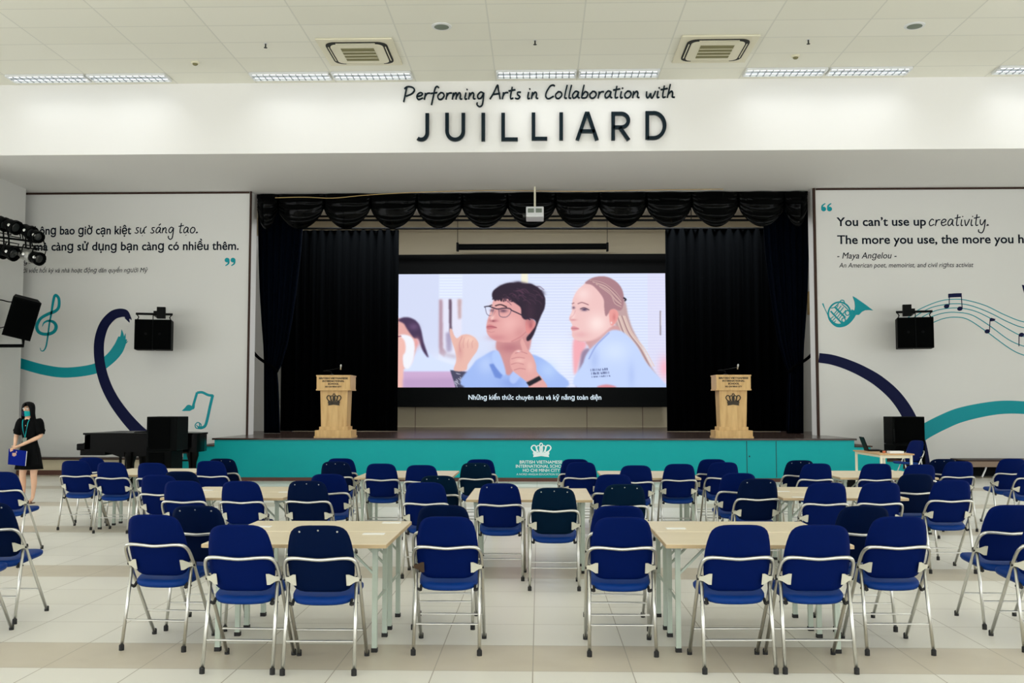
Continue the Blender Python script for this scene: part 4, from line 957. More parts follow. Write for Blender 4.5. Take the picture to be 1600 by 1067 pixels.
# ------------------------------------------------------------------ folding chairs
def chair_meshes():
    me = {}
    # backrest: (z, half width) outline, leaning back
    prof = [(.440, .100), (.446, .130), (.458, .152), (.48, .170), (.51, .180), (.56, .186), (.62, .188), (.68, .184), (.73, .176), (.77, .166), (.795, .155), (.812, .138), (.822, .118), (.828, .092), (.830, .06)]
    def by(z): return .10 - .15 * (z - .44) / .39
    bm = newbm(); NC = 12; Fr = []; Bk = []
    for i, (z, hw) in enumerate(prof):
        edge = min(1, min(i, len(prof) - 1 - i) / 2.5)
        f = []; k = []
        for j in range(NC + 1):
            u = -1 + 2 * j / NC; x = hw * u; e = (1 - abs(u) ** 6) ** .5 * (0.25 + 0.75 * edge)
            y = by(z) + .02 * u * u * (hw / .19) ** 2
            k.append(bm.verts.new((x, y - .004 - .009 * e, z))); f.append(bm.verts.new((x, y + .004 + .018 * e, z)))
        Fr.append(f); Bk.append(k)
    for A in (Fr, Bk):
        for r in range(len(prof) - 1):
            for j in range(NC): bm.faces.new((A[r][j], A[r][j + 1], A[r + 1][j + 1], A[r + 1][j]))
    for r in range(len(prof) - 1):
        for j in (0, NC): bm.faces.new((Fr[r][j], Fr[r + 1][j], Bk[r + 1][j], Bk[r][j]))
    for r in (0, len(prof) - 1):
        for j in range(NC): bm.faces.new((Fr[r][j], Fr[r][j + 1], Bk[r][j + 1], Bk[r][j]))
    me['backrest'] = bm
    # seat
    bm = newbm(); N = 40; rings = []
    def plan(a, s):
        c, q = math.cos(a), math.sin(a); n = 4.5
        r = (abs(c) ** n + abs(q) ** n) ** (-1 / n)
        x = r * c * s; y = r * q * s
        return x * (.188 + .012 * y), .255 + y * .195, y
    lev = [(0.0, .012), (.6, .013), (.85, .012), (.95, .006), (1.0, -.006), (1.0, -.02), (.96, -.032), (0.0, -.034)]
    for s, dz in lev:
        if s == 0: rings.append([bm.verts.new((0, .255, .425 + dz))]); continue
        rg = []
        for k in range(N):
            x, y, v = plan(2 * math.pi * k / N, s)
            z = .422 + .016 * v + dz + .010 * (x / .19) ** 2 - .014 * max(0, -v - .55)
            rg.append(bm.verts.new((x, y, z)))
        rings.append(rg)
    for A, B in zip(rings, rings[1:]):
        for k in range(N):
            k2 = (k + 1) % N
            if len(A) == 1: bm.faces.new((A[0], B[k], B[k2]))
            elif len(B) == 1: bm.faces.new((A[k], A[k2], B[0]))
            else: bm.faces.new((A[k], A[k2], B[k2], B[k]))
    me['seat'] = bm
    half = [(0, -.006, .634), (.06, -.005, .638), (.12, -.004, .643), (.165, -.002, .642), (.189, .010, .630), (.203, .034, .602), (.208, .062, .562), (.209, .095, .515)]
    end = [(.207, .22, .33), (.203, .435, .014)]
    P = [(-x, y, z) for x, y, z in reversed(half[1:])] + half
    P = catmull(P, 4)
    P = [Vector((-x, y, z)) for x, y, z in reversed(end)] + P + [Vector(p) for p in end]
    bm = newbm(); tube(bm, P, .0112, 8); me['frame'] = bm
    for s, n in ((-1, 'legL'), (1, 'legR')):
        bm = newbm(); tube(bm, [(s * .199, .0, .012), (s * .192, .105, .53)], .0108, 8); me[n] = bm
    bm = newbm(); tube(bm, [(-.202, .035, .178), (.202, .035, .178)], .006, 6); me['st_rear'] = bm
    bm = newbm(); tube(bm, [(-.21, .325, .178), (.21, .325, .178)], .006, 6); me['st_front'] = bm
    for s, n in ((-1, 'brL'), (1, 'brR')):
        bm = newbm(); prism(bm, [(s * .142, .480), (s * .142, .545), (s * .158, .545), (s * .188, .528), (s * .209, .526), (s * .209, .502), (s * .188, .498), (s * .158, .480)], lambda p, q, d: Vector((p, d + .055 - .385 * (q - .515) + .5 * max(0, abs(p) - .15), q)), 0, -.004); me[n] = bm
        bm = newbm(); tube(bm, [(s * .188, .10, .515), (s * .219, .10, .515)], .016, 10); me['hg' + n[2]] = bm
        bm = newbm(); tube(bm, [(s * .165, .075, .372), (s * .203, .08, .388)], .009, 6); tube(bm, [(s * .165, .075, .372), (s * .165, .11, .395)], .009, 6); me['kn' + n[2]] = bm
        bm = newbm(); lathe(bm, [(.0155, 0), (.0155, .03), (.012, .036)], (s * .199, 0, 0), seg=10); me['cr' + n[2]] = bm
        bm = newbm(); lathe(bm, [(.0155, 0), (.0155, .03), (.012, .036)], (s * .203, .437, 0), seg=10); me['cf' + n[2]] = bm
    for i, x in enumerate((-.105, 0, .105)):
        z = .795 if i != 1 else .803
        bm = newbm(); lathe(bm, [(.0065, 0), (.005, .003), (0, .0035)], (x, by(z) + .02 * (x / .19) ** 2 - .011, z), (0, -1, -.3), 8); me['sc%d' % i] = bm
    return me
CMX = {}
for k, bm in chair_meshes().items():
    mm = {'backrest': 'blue', 'seat': 'blueseat', 'frame': 'chrome', 'legL': 'chrome', 'legR': 'chrome', 'st_rear': 'chrome', 'st_front': 'chrome', 'brL': 'plate', 'brR': 'plate'}.get(k, 'rubber')
    if k.startswith('sc'): mm = 'silver'
    CMX[k] = mesh_of(k, bm, M[mm], smooth=k in ('backrest', 'seat', 'frame', 'legL', 'legR'))
for v, mm in (('d', 'bluedark'), ('t', 'teal_vinyl')):
    q = CMX['backrest'].copy(); q.materials.clear(); q.materials.append(M[mm]); CMX['backrest_' + v] = q
q = CMX['brL'].copy(); q.materials.clear(); q.materials.append(M['rustplate']); CMX['brL_rust'] = q
def ch(name, me, parent):
    o = bpy.data.objects.new(name, me); COL.objects.link(o); o.parent = parent; return o
def chair(px, py, rz, var, label, Yfix=None, group='blue folding chairs around the tables'):
    p = gz(px, py, .83)
    if Yfix: p = at(px, py, Yfix)
    q = Matrix.Rotation(rz, 3, 'Z') @ Vector((0, -.05, 0))
    t = thing('folding_chair', label, 'chair', (p.x - q.x, p.y - q.y, 0), rz, group)
    b = ch('backrest', CMX['backrest_' + ('d' if 'd' in var else 't')] if ('d' in var or 't' in var) else CMX['backrest'], t)
    if 's' in var:
        for i in ((0, 1, 2) if '2' not in var else (0, 2)): ch('screw', CMX['sc%d' % i], b)
    ch('seat', CMX['seat'], t); ch('tube_frame', CMX['frame'], t)
    for s in 'LR':
        ch('rear_leg', CMX['leg' + s], t); ch('hinge', CMX['hg' + s], t); ch('seat_bracket', CMX['kn' + s], t)
        if s == 'L' and 'r' in var: ch('back_bracket', CMX['brL_rust'], t)['label'] = 'brown rusty bracket'
        else: ch('back_bracket', CMX['br' + s], t)
        ch('foot_cap', CMX['cr' + s], t); ch('foot_cap', CMX['cf' + s], t)
    ch('stretcher', CMX['st_rear'], t); ch('stretcher', CMX['st_front'], t)
    return t
A_, B_, C_, D_, E_, F_, G_, H_, I_ = ('front left table', 'front right table', 'middle table', 'second-row left table', 'second-row right table', 'table by the piano', 'table left of the emblem', 'table right of the emblem', 'far right table')
L = lambda side, tb, pos: 'blue folding chair %s, %s' % ({'L': 'left of the ' + tb, 'R': 'right of the ' + tb, 'N': 'at near edge of the ' + tb}[side], pos)
NL, NR, SN, SF = 'left of pair', 'right of pair', 'nearer one', 'farther one'
CH = [
 (237, 804, -5, '', L('L', A_, SN)), (305, 790, -1, 'ds', 'dark navy screwed-back folding chair at the left side of the front left table, farther one'),
 (370, 820, -1, '', L('N', A_, NL)), (497, 821, 1, 'ds', 'navy folding chair with three screws at the near edge of the front left table'),
 (697, 807, 0, 'r', 'blue folding chair with a rusty left bracket, right of the front left table'), (692, 789, 1, 'd', L('R', A_, SF)),
 (973, 808, 0, '', L('L', B_, SN)), (967, 790, 0, '', L('L', B_, SF)),
 (1157, 820, 2, '', L('N', B_, NL)), (1282.5, 820, 1, '', L('N', B_, NR)),
 (1407, 807, 1.5, '', L('R', B_, SN)), (1352, 790.5, 1, 'd', L('R', B_, SF)),
 (664, 753.5, -1, '', L('L', C_, SN)), (684, 743, -1, 'ts', 'dark screwed-back folding chair at the left side of the middle table, farther one'),
 (780, 755, -1, 's2', 'blue folding chair with two screws at the near edge of the middle table'), (866, 762, 0, 'ts', 'dark teal-navy folding chair at the near edge of the middle table'),
 (976, 756.5, 1, 'ts', 'dark teal-navy folding chair at the right side of the middle table, nearer one'), (959, 741, 1, '', L('R', C_, SF)),
 (284, 751, -1, '', L('N', D_, NL)), (375, 751.5, 0, '', L('N', D_, NR)),
 (246, 742, -1, '', L('L', D_, SN)), (281, 736.2, -1, 'd', L('L', D_, SF)),
 (479, 751, 1, 'ds', 'navy folding chair with three screws right of the second-row left table'), (512, 740.5, 1, '', L('R', D_, SF)),
 (1186, 748, 1, 'ds2', 'dark navy folding chair with two screws left of the second-row right table'), (1155, 739, 1, '', L('L', E_, SF)),
 (1293, 754, 1, '', L('N', E_, NL)), (1378, 753.5, 1, '', L('N', E_, NR)),
 (1489, 750, 1, '', L('R', E_, SN)), (1433, 740.5, 0, 'd', L('R', E_, SF)),
 (116, 719.6, 0, '', L('L', F_, SN)), (141, 714.6, -2, '', L('L', F_, SF)),
 (172, 722, -1, '', L('N', F_, NL)), (236, 723, -1, '', L('N', F_, NR)),
 (328, 720, 0, '', L('R', F_, SN)), (346, 716.3, 0, 'ds', L('R', F_, SF)),
 (524, 721, 0, 'ds', 'navy folding chair with screws left of the far table by the emblem, nearer one'), (532, 716, 0, '', L('L', G_, SF)),
 (595, 724, 0, '', L('N', G_, NL)), (658, 726.5, 0, '', L('N', G_, NR)),
 (743, 723, 0, 'ts', 'dark screwed-back folding chair right of the far table left of the emblem'), (750, 717.5, 0, '', L('R', G_, SF)),
 (908, 722, 0, '', L('L', H_, SN)), (899, 717.2, 0, '', L('L', H_, SF)),
 (994, 727, 0, '', L('N', H_, NL)), (1062, 723.5, 0, '', L('N', H_, NR)),
 (1131, 722, 1, '', L('R', H_, SN)), (1114, 717.3, 1, '', L('R', H_, SF)),
 (1277, 724, 1, '', L('L', I_, SN)), (1251, 719, 3, 'ds', 'dark navy folding chair with screws left of the far right table, farther one'),
 (1371, 722, 1, '', L('N', I_, NL)), (1439, 725.6, 1, '', L('N', I_, NR)),
 (1500, 720.7, 1, '', L('R', I_, SN)), (1475, 717, 1, 'ds', L('R', I_, SF)),
 (0, 737, 0, '', 'blue folding chair cut by the left edge of the photo, in front of the woman'),
 (-22, 785, 0, 'ds', 'blue folding chair at the left edge, larger and nearer than the one by the woman'),
 (-90, 800, 0, '', 'blue folding chair almost wholly beyond the left edge, only its seat tip and foot showing'),
 (1585, 789, 0, '', 'blue folding chair cut by the right edge, beside the front right table group'),
 (1652, 805, 0, '', 'blue folding chair at the lower right edge with only seat corner and legs showing'),
 (1583, 716.5, 0, '', 'blue folding chair near the right edge in the far row by the wall bench'),
 (1618, 722.5, 0, '', 'blue folding chair at the right edge in the far row with only its arm showing'),
]
for px, py, a, v, lab in CH: chair(px, py, R(a), v, lab)
chair(1434, 688, R(118), '', 'blue folding chair turned sideways beside the laptop desk', group='blue folding chairs around the tables')

# ------------------------------------------------------------------ folding tables
TW, TD, TH = 1.12, 0.6, 0.66
tb0 = thing('folding_table', 'x', 'table', (0, 0, 0), 0, 'folding tables pushed together in pairs')
bm = newbm(); bx(bm, -TW / 2, TW / 2, 0.004, TD - .004, TH - .026, TH, .006); top = obj('tabletop', bm, M['tabletop'], tb0)
bm = newbm()
bx(bm, -TW / 2 - .001, TW / 2 + .001, 0.0015, .005, TH - .024, TH - .003); bx(bm, -TW / 2 - .001, TW / 2 + .001, TD - .005, TD - .0015, TH - .024, TH - .003)
for s in (-1, 1): bx(bm, s * (TW / 2 + .002), s * (TW / 2 - .002), .003, TD - .003, TH - .024, TH - .003)
obj('edge_band', bm, M['tableedge'], top)
for s in (-1, 1):
    x = s * (TW / 2 - .08)
    for y in (.1, TD - .1):
        bm = newbm(); box(bm, (x, y, (TH - .03) / 2 + .01), (.03, .03, TH - .06)); lg = obj('leg', bm, M['tableleg'], tb0)
        bm = newbm(); box(bm, (x, y, .0125), (.036, .036, .025)); obj('foot_cap', bm, M['rubber'], lg)
    bm = newbm(); tube(bm, [(x, .1, .3), (x, TD - .1, .3)], .009, 6); obj('crossbar', bm, M['tableleg'], tb0)
    bm = newbm(); box(bm, (x, TD / 2, TH - .045), (.035, TD - .14, .03)); obj('top_rail', bm, M['tableleg'], tb0)
    for y in (.1, TD - .1):
        bm = newbm(); p = Vector((x, y, .46)); q = Vector((x - s * .17, y, TH - .03)); d = q - p
        box(bm, (p + q) / 2, (.022, .012, d.length), d.to_track_quat('Z', 'Y').to_matrix()); obj('brace', bm, M['tableleg'], tb0)
bm = newbm(); bx(bm, -TW / 2 + .12, TW / 2 - .12, TD / 2 - .02, TD / 2 + .02, TH - .05, TH - .026); obj('stiffener', bm, M['tableleg'], tb0)
first = True
for px, py, nm in ((458.5, 850, 'at the front left'), (1187.5, 851, 'at the front right'), (827, 780.5, 'in the middle of the hall'), (346, 777.5, 'on the left of the second row'), (1322, 778, 'on the right of the second row'),
               (214, 743.5, 'in the far row near the piano'), (629, 748, 'in the far row left of the emblem'), (1019, 748.5, 'in the far row right of the emblem'), (1390, 748, 'in the far row near the laptop desk')):
    p = gz(px, py, TH)
    if p.y > 10.5: p = p + Vector((p.x, p.y, 0)).normalized() * .2
    for k in (0, 1):
        lab = 'pale folding table %s, %s of the pair' % (nm, ('nearer', 'farther')[k])
        loc = (p.x, p.y + k * .606, 0)
        if first: tb0.location = loc; tb0['label'] = lab; first = False
        else: dup(tb0, loc, 0, lab)
for px, py, w, d, lab in ((612, 817, .13, .07, 'farther right corner of the front left table pair'), (584, 834.5, .14, .07, 'nearer right corner of the front left table pair'), (410, 823, .12, .06, 'left end of the front left table pair'),
                   (1056, 826, .13, .07, 'left end of the front right table pair'), (323, 766, .12, .06, 'left part of the second-row left table'), (446, 769, .12, .06, 'right end of the second-row left table'), (1222, 768, .14, .07, 'left end of the second-row right table'), (1249, 777, .13, .05, 'near edge of the second-row right table')):
    p = gz(px, py, TH); bm = newbm(); box(bm, (0, 0, .002), (w, d, .003)); o = obj('paper_card', bm, M['paper']); o.location = (p.x, p.y, TH); tag(o, 'small white card lying on the ' + lab, 'card', 'white cards on the tables')

TABS = [o for o in COL.objects if o.name.startswith('folding_table') and 'nearer' in o['label']]
for o in COL.objects:                                  # chairs at a near edge stop just short of it
    if o.name.startswith('folding_chair') and 'near edge' in o['label']:
        for q in TABS:
            if abs(q.location.x - o.location.x) < .55 and -.12 < o.location.y - q.location.y < .8:
                k = (q.location.y - .12) / o.location.y; o.location.x *= k; o.location.y *= k
TABS = [o for o in COL.objects if o.name.startswith('folding_table')]
if 0:
    for o in COL.objects:
        if o.name.startswith('folding_chair'):
            for q in TABS:
                if abs(q.location.x - o.location.x) < .56 + .2 and q.location.y - .5 < o.location.y < q.location.y + .6: print('GAP', o['label'], round(o.location.x - q.location.x, 2), round(o.location.y - q.location.y, 2))
# ------------------------------------------------------------------ loudspeakers
def cab(parent, w, d, h, loc=(0, 0, 0), rot=None, grille_front=True):
    """speaker cabinet with its front towards -Y, base at loc"""
    Rm = rot.to_matrix().to_4x4() if rot else Matrix(); Mx = Matrix.Translation(loc) @ Rm
    bm = newbm(); bx(bm, -w / 2, w / 2, 0, d, 0, h, .012); bm.transform(Mx); c = obj('cabinet', bm, M['blackcab'], parent)
    bm = newbm(); bx(bm, -w / 2 + .025, w / 2 - .025, -.012, .005, .025, h - .025, .006); bm.transform(Mx); obj('grille', bm, M['grille'], parent)
    return c
# hung wall speakers
def wall_speaker(x0, x1, y0, y1, label, mir):
    Ys = 20.75; a = at(x0, y0, Ys); b2 = at(x1, y1, Ys); w = b2.x - a.x; h = a.z - b2.z; cx = (a.x + b2.x) / 2
    t = thing('wall_loudspeaker', label, 'loudspeaker', (cx, Ys, b2.z), R(15 * mir), 'loudspeakers hung on the front walls')
    for s in (-1, 1):
        q = thing; cbm = newbm(); bx(cbm, s * w / 4 - w / 4 + .004, s * w / 4 + w / 4 - .004, 0, .5, 0, h, .012); cc = obj('cabinet', cbm, M['blackcab'], t)
        g = newbm(); bx(g, s * w / 4 - w / 4 + .02, s * w / 4 + w / 4 - .02, -.01, .005, .02, h - .02); obj('grille', g, M['grille'], cc)
        g = newbm(); lathe(g, [(.03, 0), (.025, .008)], (s * .14 , -.008, h * .52), (0, -1, 0), 12); obj('badge', g, M['black'], cc)
    bm = newbm(); tube(bm, [(-w / 2, .2, h + .13), (w / 2, .2, h + .13)], .025, 6); obj('hanging_bar', bm, M['black'], t)
    for s in (-1, 1):
        bm = newbm(); P = [(s * (w / 2 - .03), .2, h - .01), (s * (w / 2 - .06), .2, h + .06), (s * (w / 2 - .02), .2, h + .12)]; tube(bm, P, .012, 6); obj('hook', bm, M['black'], t)
    bm = newbm(); box(bm, (mir * .14, .2, h + .16), (.17, .16, .24)); bx(bm, mir * .02 - .04, mir * .02 + .04, .2, YW - Ys - .09, h + .1, h + .2); obj('bracket', bm, M['black'], t)
    bm = newbm(); tube(bm, [(0, -.012, h + .1), (0, -.014, .0)], .01, 6); obj('strap', bm, M['black'], t)
wall_speaker(212, 265.5, 499, 546, 'black twin loudspeaker hung on the left wall beside the navy loop', 1)
wall_speaker(1403, 1458.5, 495.5, 543.5, 'black twin loudspeaker hung on the right wall beside the staff lines', -1)
# tilted column speaker
t = thing('tilted_loudspeaker', 'large black loudspeaker tilted down on a bracket from the left column', 'loudspeaker', at(34, 532, 19.6)); bpy.context.view_layer.update()
Yt = 19.6; o0 = at(37, 531, Yt)
w, h, d = .53, .80, .55
rot = Euler((R(12), R(13), R(32)), 'XYZ')
bm = newbm()
prism(bm, [(-w / 2, 0), (w / 2, 0), (w / 2 * .8, d), (-w / 2 * .8, d)], lambda p, q, z: Vector((p, q, z)), 0, h); bmesh.ops.transform(bm, matrix=rot.to_matrix().to_4x4(), verts=bm.verts)
cb = obj('cabinet', bm, M['blackcab'], t)
bm = newbm(); bx(bm, -w / 2 + .03, w / 2 - .03, -.012, .004, .03, h - .03); bmesh.ops.transform(bm, matrix=rot.to_matrix().to_4x4(), verts=bm.verts); obj('grille', bm, M['grille'], t)
SH = Vector((-.12, 0, .05))
for c in t.children: c.location = SH
bm = newbm(); pz = at(0, 536, Yt).z - at(34, 532, Yt).z
tube(bm, [(cxl - t.location.x + .005, .25, pz - .04), (-.1, .25, pz - .04), (-.1, .25, pz + .12)], .035, 8); obj('bracket_arm', bm, M['black'], t)
bm = newbm(); tube(bm, catmull([(-.9, .2, .78), (-.6, .2, .84), (-.4, .2, .80), (-.22, .2, .80)], 4), .012, 6); obj('safety_chain', bm, M['black'], t)
bm = newbm(); tube(bm, catmull([(-.9, .3, .30), (-.6, .3, .28), (-.3, .25, .38)], 4), .01, 6); obj('signal_lead', bm, M['black'], t)
# floor speakers
def floor_speaker(x0, x1, ytop, Yf, label, d=.55):
    a = at(x0, ytop, Yf); b2 = at(x1, ytop, Yf); w = b2.x - a.x; H = a.z
    t = thing('floor_loudspeaker', label, 'loudspeaker', ((a.x + b2.x) / 2, Yf, 0), 0, 'tall floor loudspeakers')
    for z0, z1, n in ((0, H * .55, 'subwoofer'), (H * .55 + .004, H, 'top_cabinet')):
        k = 0.83 if (n == 'subwoofer' and x0 < 400) else 1.0
        bm = newbm(); bx(bm, -w / 2, -w / 2 + w * k, 0, d, z0, z1, .01); cc = obj(n, bm, M['blackcab'], t)
        bm = newbm(); bx(bm, -w / 2 + .05, -w / 2 + w * k - .02 - (.1 if x0 < 400 else 0), -.012, .005, z0 + .03, z1 - .03); obj('grille', bm, M['grille'], cc)
    bm = newbm(); bx(bm, -w / 2 + .012, -w / 2 + .04, -.02, .0, H * .6, H * .8); obj('handle', bm, M['black'], t)
floor_speaker(229.5, 277, 651, 16.9, 'tall black loudspeaker stack standing in front of the piano')
floor_speaker(1394.5, 1444.5, 651, 20.5, 'tall black loudspeaker stack on the floor behind the laptop desk')

# ------------------------------------------------------------------ stage lights on the left column
Yc = 19.3
bar = thing('lighting_bar', 'black double bar carrying the spotlights on the left column', 'lighting bar', at(10, 378, Yc)); bpy.context.view_layer.update()
for py, dy in ((372, .3), (384, .3)):
    bm = newbm(); tube(bm, [at(-60, py - 9, Yc + dy), at(58, py + 6, Yc + dy)], .022, 8); part('bar', bm, M['black'], bar)
for px in (6, 14, 40, 47):
    bm = newbm(); tube(bm, [at(px - 1, 358, Yc + .34), at(px + 1, 396, Yc + .34)], .018, 6); part('upright', bm, M['black'], bar)
bm = newbm(); p = at(-20, 376, Yc + .1); tube(bm, [p, Vector((cxl - 2.2, p.y, p.z))], .03, 8); part('wall_arm', bm, M['black'], bar)
def spot(px, py, ax, label, mt='black', r=.13, ln=.3, dy=0):
    c = at(px, py, Yc + dy); ax = Vector(ax).normalized()
    t = thing('stage_spotlight', label, 'spotlight', c, 0, 'spotlights on the left column')
    bm = newbm(); lathe(bm, [(0, -ln * .5), (r * .7, -ln * .5), (r * .9, -ln * .3), (r * .92, ln * .2), (r * 1.12, ln * .24), (r * 1.12, ln * .5), (r * .95, ln * .5), (r * .9, ln * .35), (0, ln * .33)], (0, 0, 0), ax, 16); obj('body', bm, M[mt], t, angle=35)
    bm = newbm(); lathe(bm, [(r * .9, ln * .36), (r * .5, ln * .4), (0, ln * .42)], (0, 0, 0), ax, 16); obj('lens', bm, M['glassdark'], t, smooth=True)
    s = ax.cross(Vector((0, 0, 1))).normalized(); up = -1 if py < 380 else 1
    bm = newbm(); tube(bm, [s * r * 1.15, s * r * 1.15 + Vector((0, .1, up * .2)), -s * r * 1.15 + Vector((0, .1, up * .2)), -s * r * 1.15], .014, 6); obj('yoke', bm, M['black'], t)
    bm = newbm(); lathe(bm, [(.028, 0), (.028, .03), (0, .032)], -Vector((0, r, 0)) * .98 + ax * .02, (0, -1, 0), 10); obj('tilt_knob', bm, M['silver'], t)
spot(3, 348, (.75, -.35, -.4), 'black spotlight cut by the left edge, upper row')
spot(19, 353, (.8, -.3, -.35), 'black spotlight second from the left in the upper row', dy=-.14)
spot(43, 361, (.8, -.3, -.4), 'black spotlight third from the left in the upper row')
spot(57, 368, (.7, -.5, -.45), 'black spotlight at the right end of the upper row', r=.11, ln=.22, dy=-.14)
spot(-1, 391, (.8, -.3, -.3), 'black spotlight cut by the left edge, lower row')
spot(15, 394, (.85, -.3, -.35), 'black spotlight in the lower row beside the silver one', dy=-.14)
spot(41, 398, (.9, -.25, -.28), 'silver spotlight in the lower row', mt='silver', r=.125, ln=.36)
spot(58, 403, (.75, -.4, -.3), 'black spotlight at the right end of the lower row', r=.12, ln=.2, dy=-.14)

# ------------------------------------------------------------------ grand piano
Yp = 17.75
pl_ = at(132, 700, Yp).x; pr_ = at(309, 700, Yp).x; LN = pr_ - pl_
pn = thing('grand_piano', 'black grand piano with closed lid at the left of the stage', 'piano', (pl_, Yp, 0))
f3 = lambda p, q, d: Vector((p, q, d))
outl = [(0, 0)] + catmull2([(.35, 0), (LN * .45, .0), (LN * .75, .0), (LN - .12, .02), (LN - .02, .12), (LN, .35)], 5) + catmull2([(LN - .04, .6), (LN * .8, .85), (LN * .55, 1.2), (LN * .3, 1.42)], 5) + [(0, 1.45)]
zt = at(200, 677.5, Yp).z; zb = zt - .33
bm = newbm(); prism(bm, outl, f3, zb, zt - .02); obj('case', bm, M['piano'], pn)
lid = [(p - .025 + (.05 if p > LN * .6 else 0), q - .02) if q < .7 else (p + .01, q + .02) for p, q in outl]
bm = newbm(); prism(bm, lid, f3, zt - .02, zt + .012); obj('lid', bm, M['piano'], pn)
bm = newbm(); bx(bm, -.15, .12, 0.0, 1.45, zb + .03, zb + .15, .02); bx(bm, -.10, .35, .05, 1.4, zb - .06, zb + .04)
obj('key_bed', bm, M['piano'], pn)
bm = newbm(); prism(bm, [(-.06, zb + .14), (0, zb + .17), (.0, zt - .06), (.05, zt - .02), (.1, zt - .02), (.1, zb + .1)], lambda p, q, d: Vector((p, d, q)), 0, .05); prism(bm, [(-.06, zb + .14), (0, zb + .17), (.0, zt - .06), (.05, zt - .02), (.1, zt - .02), (.1, zb + .1)], lambda p, q, d: Vector((p, d, q)), 1.4, 1.45); obj('key_cheek', bm, M['piano'], pn)
bm = newbm(); prism(bm, [(.35, zb), (.6, zb - .09), (1.0, zb - .08), (1.5, zb - .02), (1.8, zb + .01), (.3, zb + .02)], lambda p, q, d: Vector((p, d, q)), .08, .9); obj('underframe', bm, M['piano'], pn)
for x, y in ((.78, .14), (.55, 1.3), (LN - .22, .38)):
    bm = newbm(); lathe(bm, [(.11, zb + .01), (.11, zb - .08), (.075, zb - .2), (.06, .12), (.075, .09), (.05, .05)], (x, y, 0), seg=10); lg = obj('leg', bm, M['piano'], pn, angle=40)
    bm = newbm(); lathe(bm, [(.035, -.015), (.035, .015)], (x, y, .036), (0, 1, 0), 12); obj('caster', bm, M['silver'], lg)
bm = newbm(); bx(bm, .4, .44, .55, .58, .12, zb); bx(bm, .4, .44, .8, .83, .12, zb); bx(bm, .36, .48, .5, .88, .08, .14); ly = obj('pedal_lyre', bm, M['piano'], pn)
bm = newbm()
for y in (.6, .69, .78): bx(bm, .2, .38, y - .012, y + .012, .06, .075)
obj('pedal', bm, M['silver'], ly)
bm = newbm(); prism(bm, [(0, 0), (.42, .0), (.36, .035), (.03, .02)], lambda p, q, d: Vector((p, d, q)), 0, .3); o = obj('music_folder', bm, M['black']); o.location = (pl_ + .78, Yp + .25, zt + .012); tag(o, 'black folder lying on the closed piano lid', 'folder')
bm = newbm(); box(bm, (0, 0, .006), (.4, .25, .01)); o = obj('sheet_music', bm, M['paper']); o.location = (pl_ + 1.02, Yp + .75, zt + .012); tag(o, 'white sheet music lying on the piano lid', 'sheet music')
# piano stool glimpsed behind the legs
st = thing('music_stand', 'small folding stand with thin legs under the piano', 'stand', (pl_ + 1.05, Yp + 1.56, 0))
bm = newbm()
for a0 in (0, 120, 240): tube(bm, [(0, 0, .3), (.3 * math.cos(R(a0 + 20)), .3 * math.sin(R(a0 + 20)), .01)], .01, 6)
obj('leg', bm, M['black'], st)
bm = newbm(); tube(bm, [(0, 0, .25), (0, 0, .42)], .012, 6); bx(bm, -.3, .3, -.05, .05, .40, .43); obj('tray', bm, M['black'], st)

# ------------------------------------------------------------------ ledges along the walls
za = .36
lg = thing('wall_ledge', 'low wooden ledge with pale panel along the foot of the left wall', 'ledge', (-8.5, 21.2, 0))
bm = newbm(); bx(bm, cxl + .02 + 8.5, .5, -.15, .39, za - .03, za); obj('ledge_top', bm, M['trimwood'], lg)
bm = newbm(); bx(bm, cxl + .02 + 8.5, .5, -.05, .38, .1, za - .03); obj('panel', bm, M['stagewall'], lg)
bm = newbm(); bx(bm, cxl + .02 + 8.5, .5, -.08, .38, 0, .1); obj('skirting', bm, M['skirt'], lg)
lg = thing('wall_bench', 'low dark wooden bench on white legs along the foot of the right wall', 'bench', (8.75, 20.8, 0))
bm = newbm(); bx(bm, 0, 5, 0, .75, .335, .36); obj('bench_top', bm, M['trimwood'], lg)
bm = newbm(); bx(bm, .02, 5, -.01, .03, .22, .335); obj('front_rail', bm, M['benchrail'], lg)
bm = newbm(); bx(bm, .05, 5, .55, .6, 0, .33); obj('under_bench_shade', bm, M['black'], lg)  # black sheet standing in for the shade in the gap under the bench
for x in (.35, .75, 2.2, 3.6):
    bm = newbm(); tube(bm, catmull([(x + .12, .1, .33), (x + .1, .08, .2), (x, .05, .01)], 4), .018, 6); obj('leg', bm, M['plasticw'], lg)

# ------------------------------------------------------------------ laptop desk
dk = thing('desk', 'small brown-topped desk with pale legs holding the laptop', 'desk', (5.42, 16.05, 0))
DW, DD, DH = .5, 1.3, .72
bm = newbm(); bx(bm, -.02, DW + .03, -.02, DD + .02, DH - .022, DH, .004); obj('desk_top', bm, M['desk'], dk)
bm = newbm(); bx(bm, .02, DW - .01, .015, .035, DH - .07, DH - .022); bx(bm, .01, .03, .03, DD - .03, DH - .06, DH - .022); obj('apron', bm, M['cream'], dk)
for x in (.02, DW - .01):
    for y in (.02, DD - .03):
        bm = newbm(); bx(bm, x - .017, x + .017, y - .017, y + .017, 0, DH - .022); obj('leg', bm, M['cream'], dk)
p = Vector((5.42, 16.05, DH))
lp = thing('laptop', 'open black laptop on the small desk', 'laptop', p + Vector((.22, .98, 0)), R(84))
bm = newbm(); box(bm, (0, 0, .012), (.34, .24, .02), None, .004); bs = obj('base', bm, M['black'], lp)
bm = newbm(); box(bm, (0, -.01, .024), (.28, .14, .004)); obj('keyboard', bm, M['darkslot'], bs)
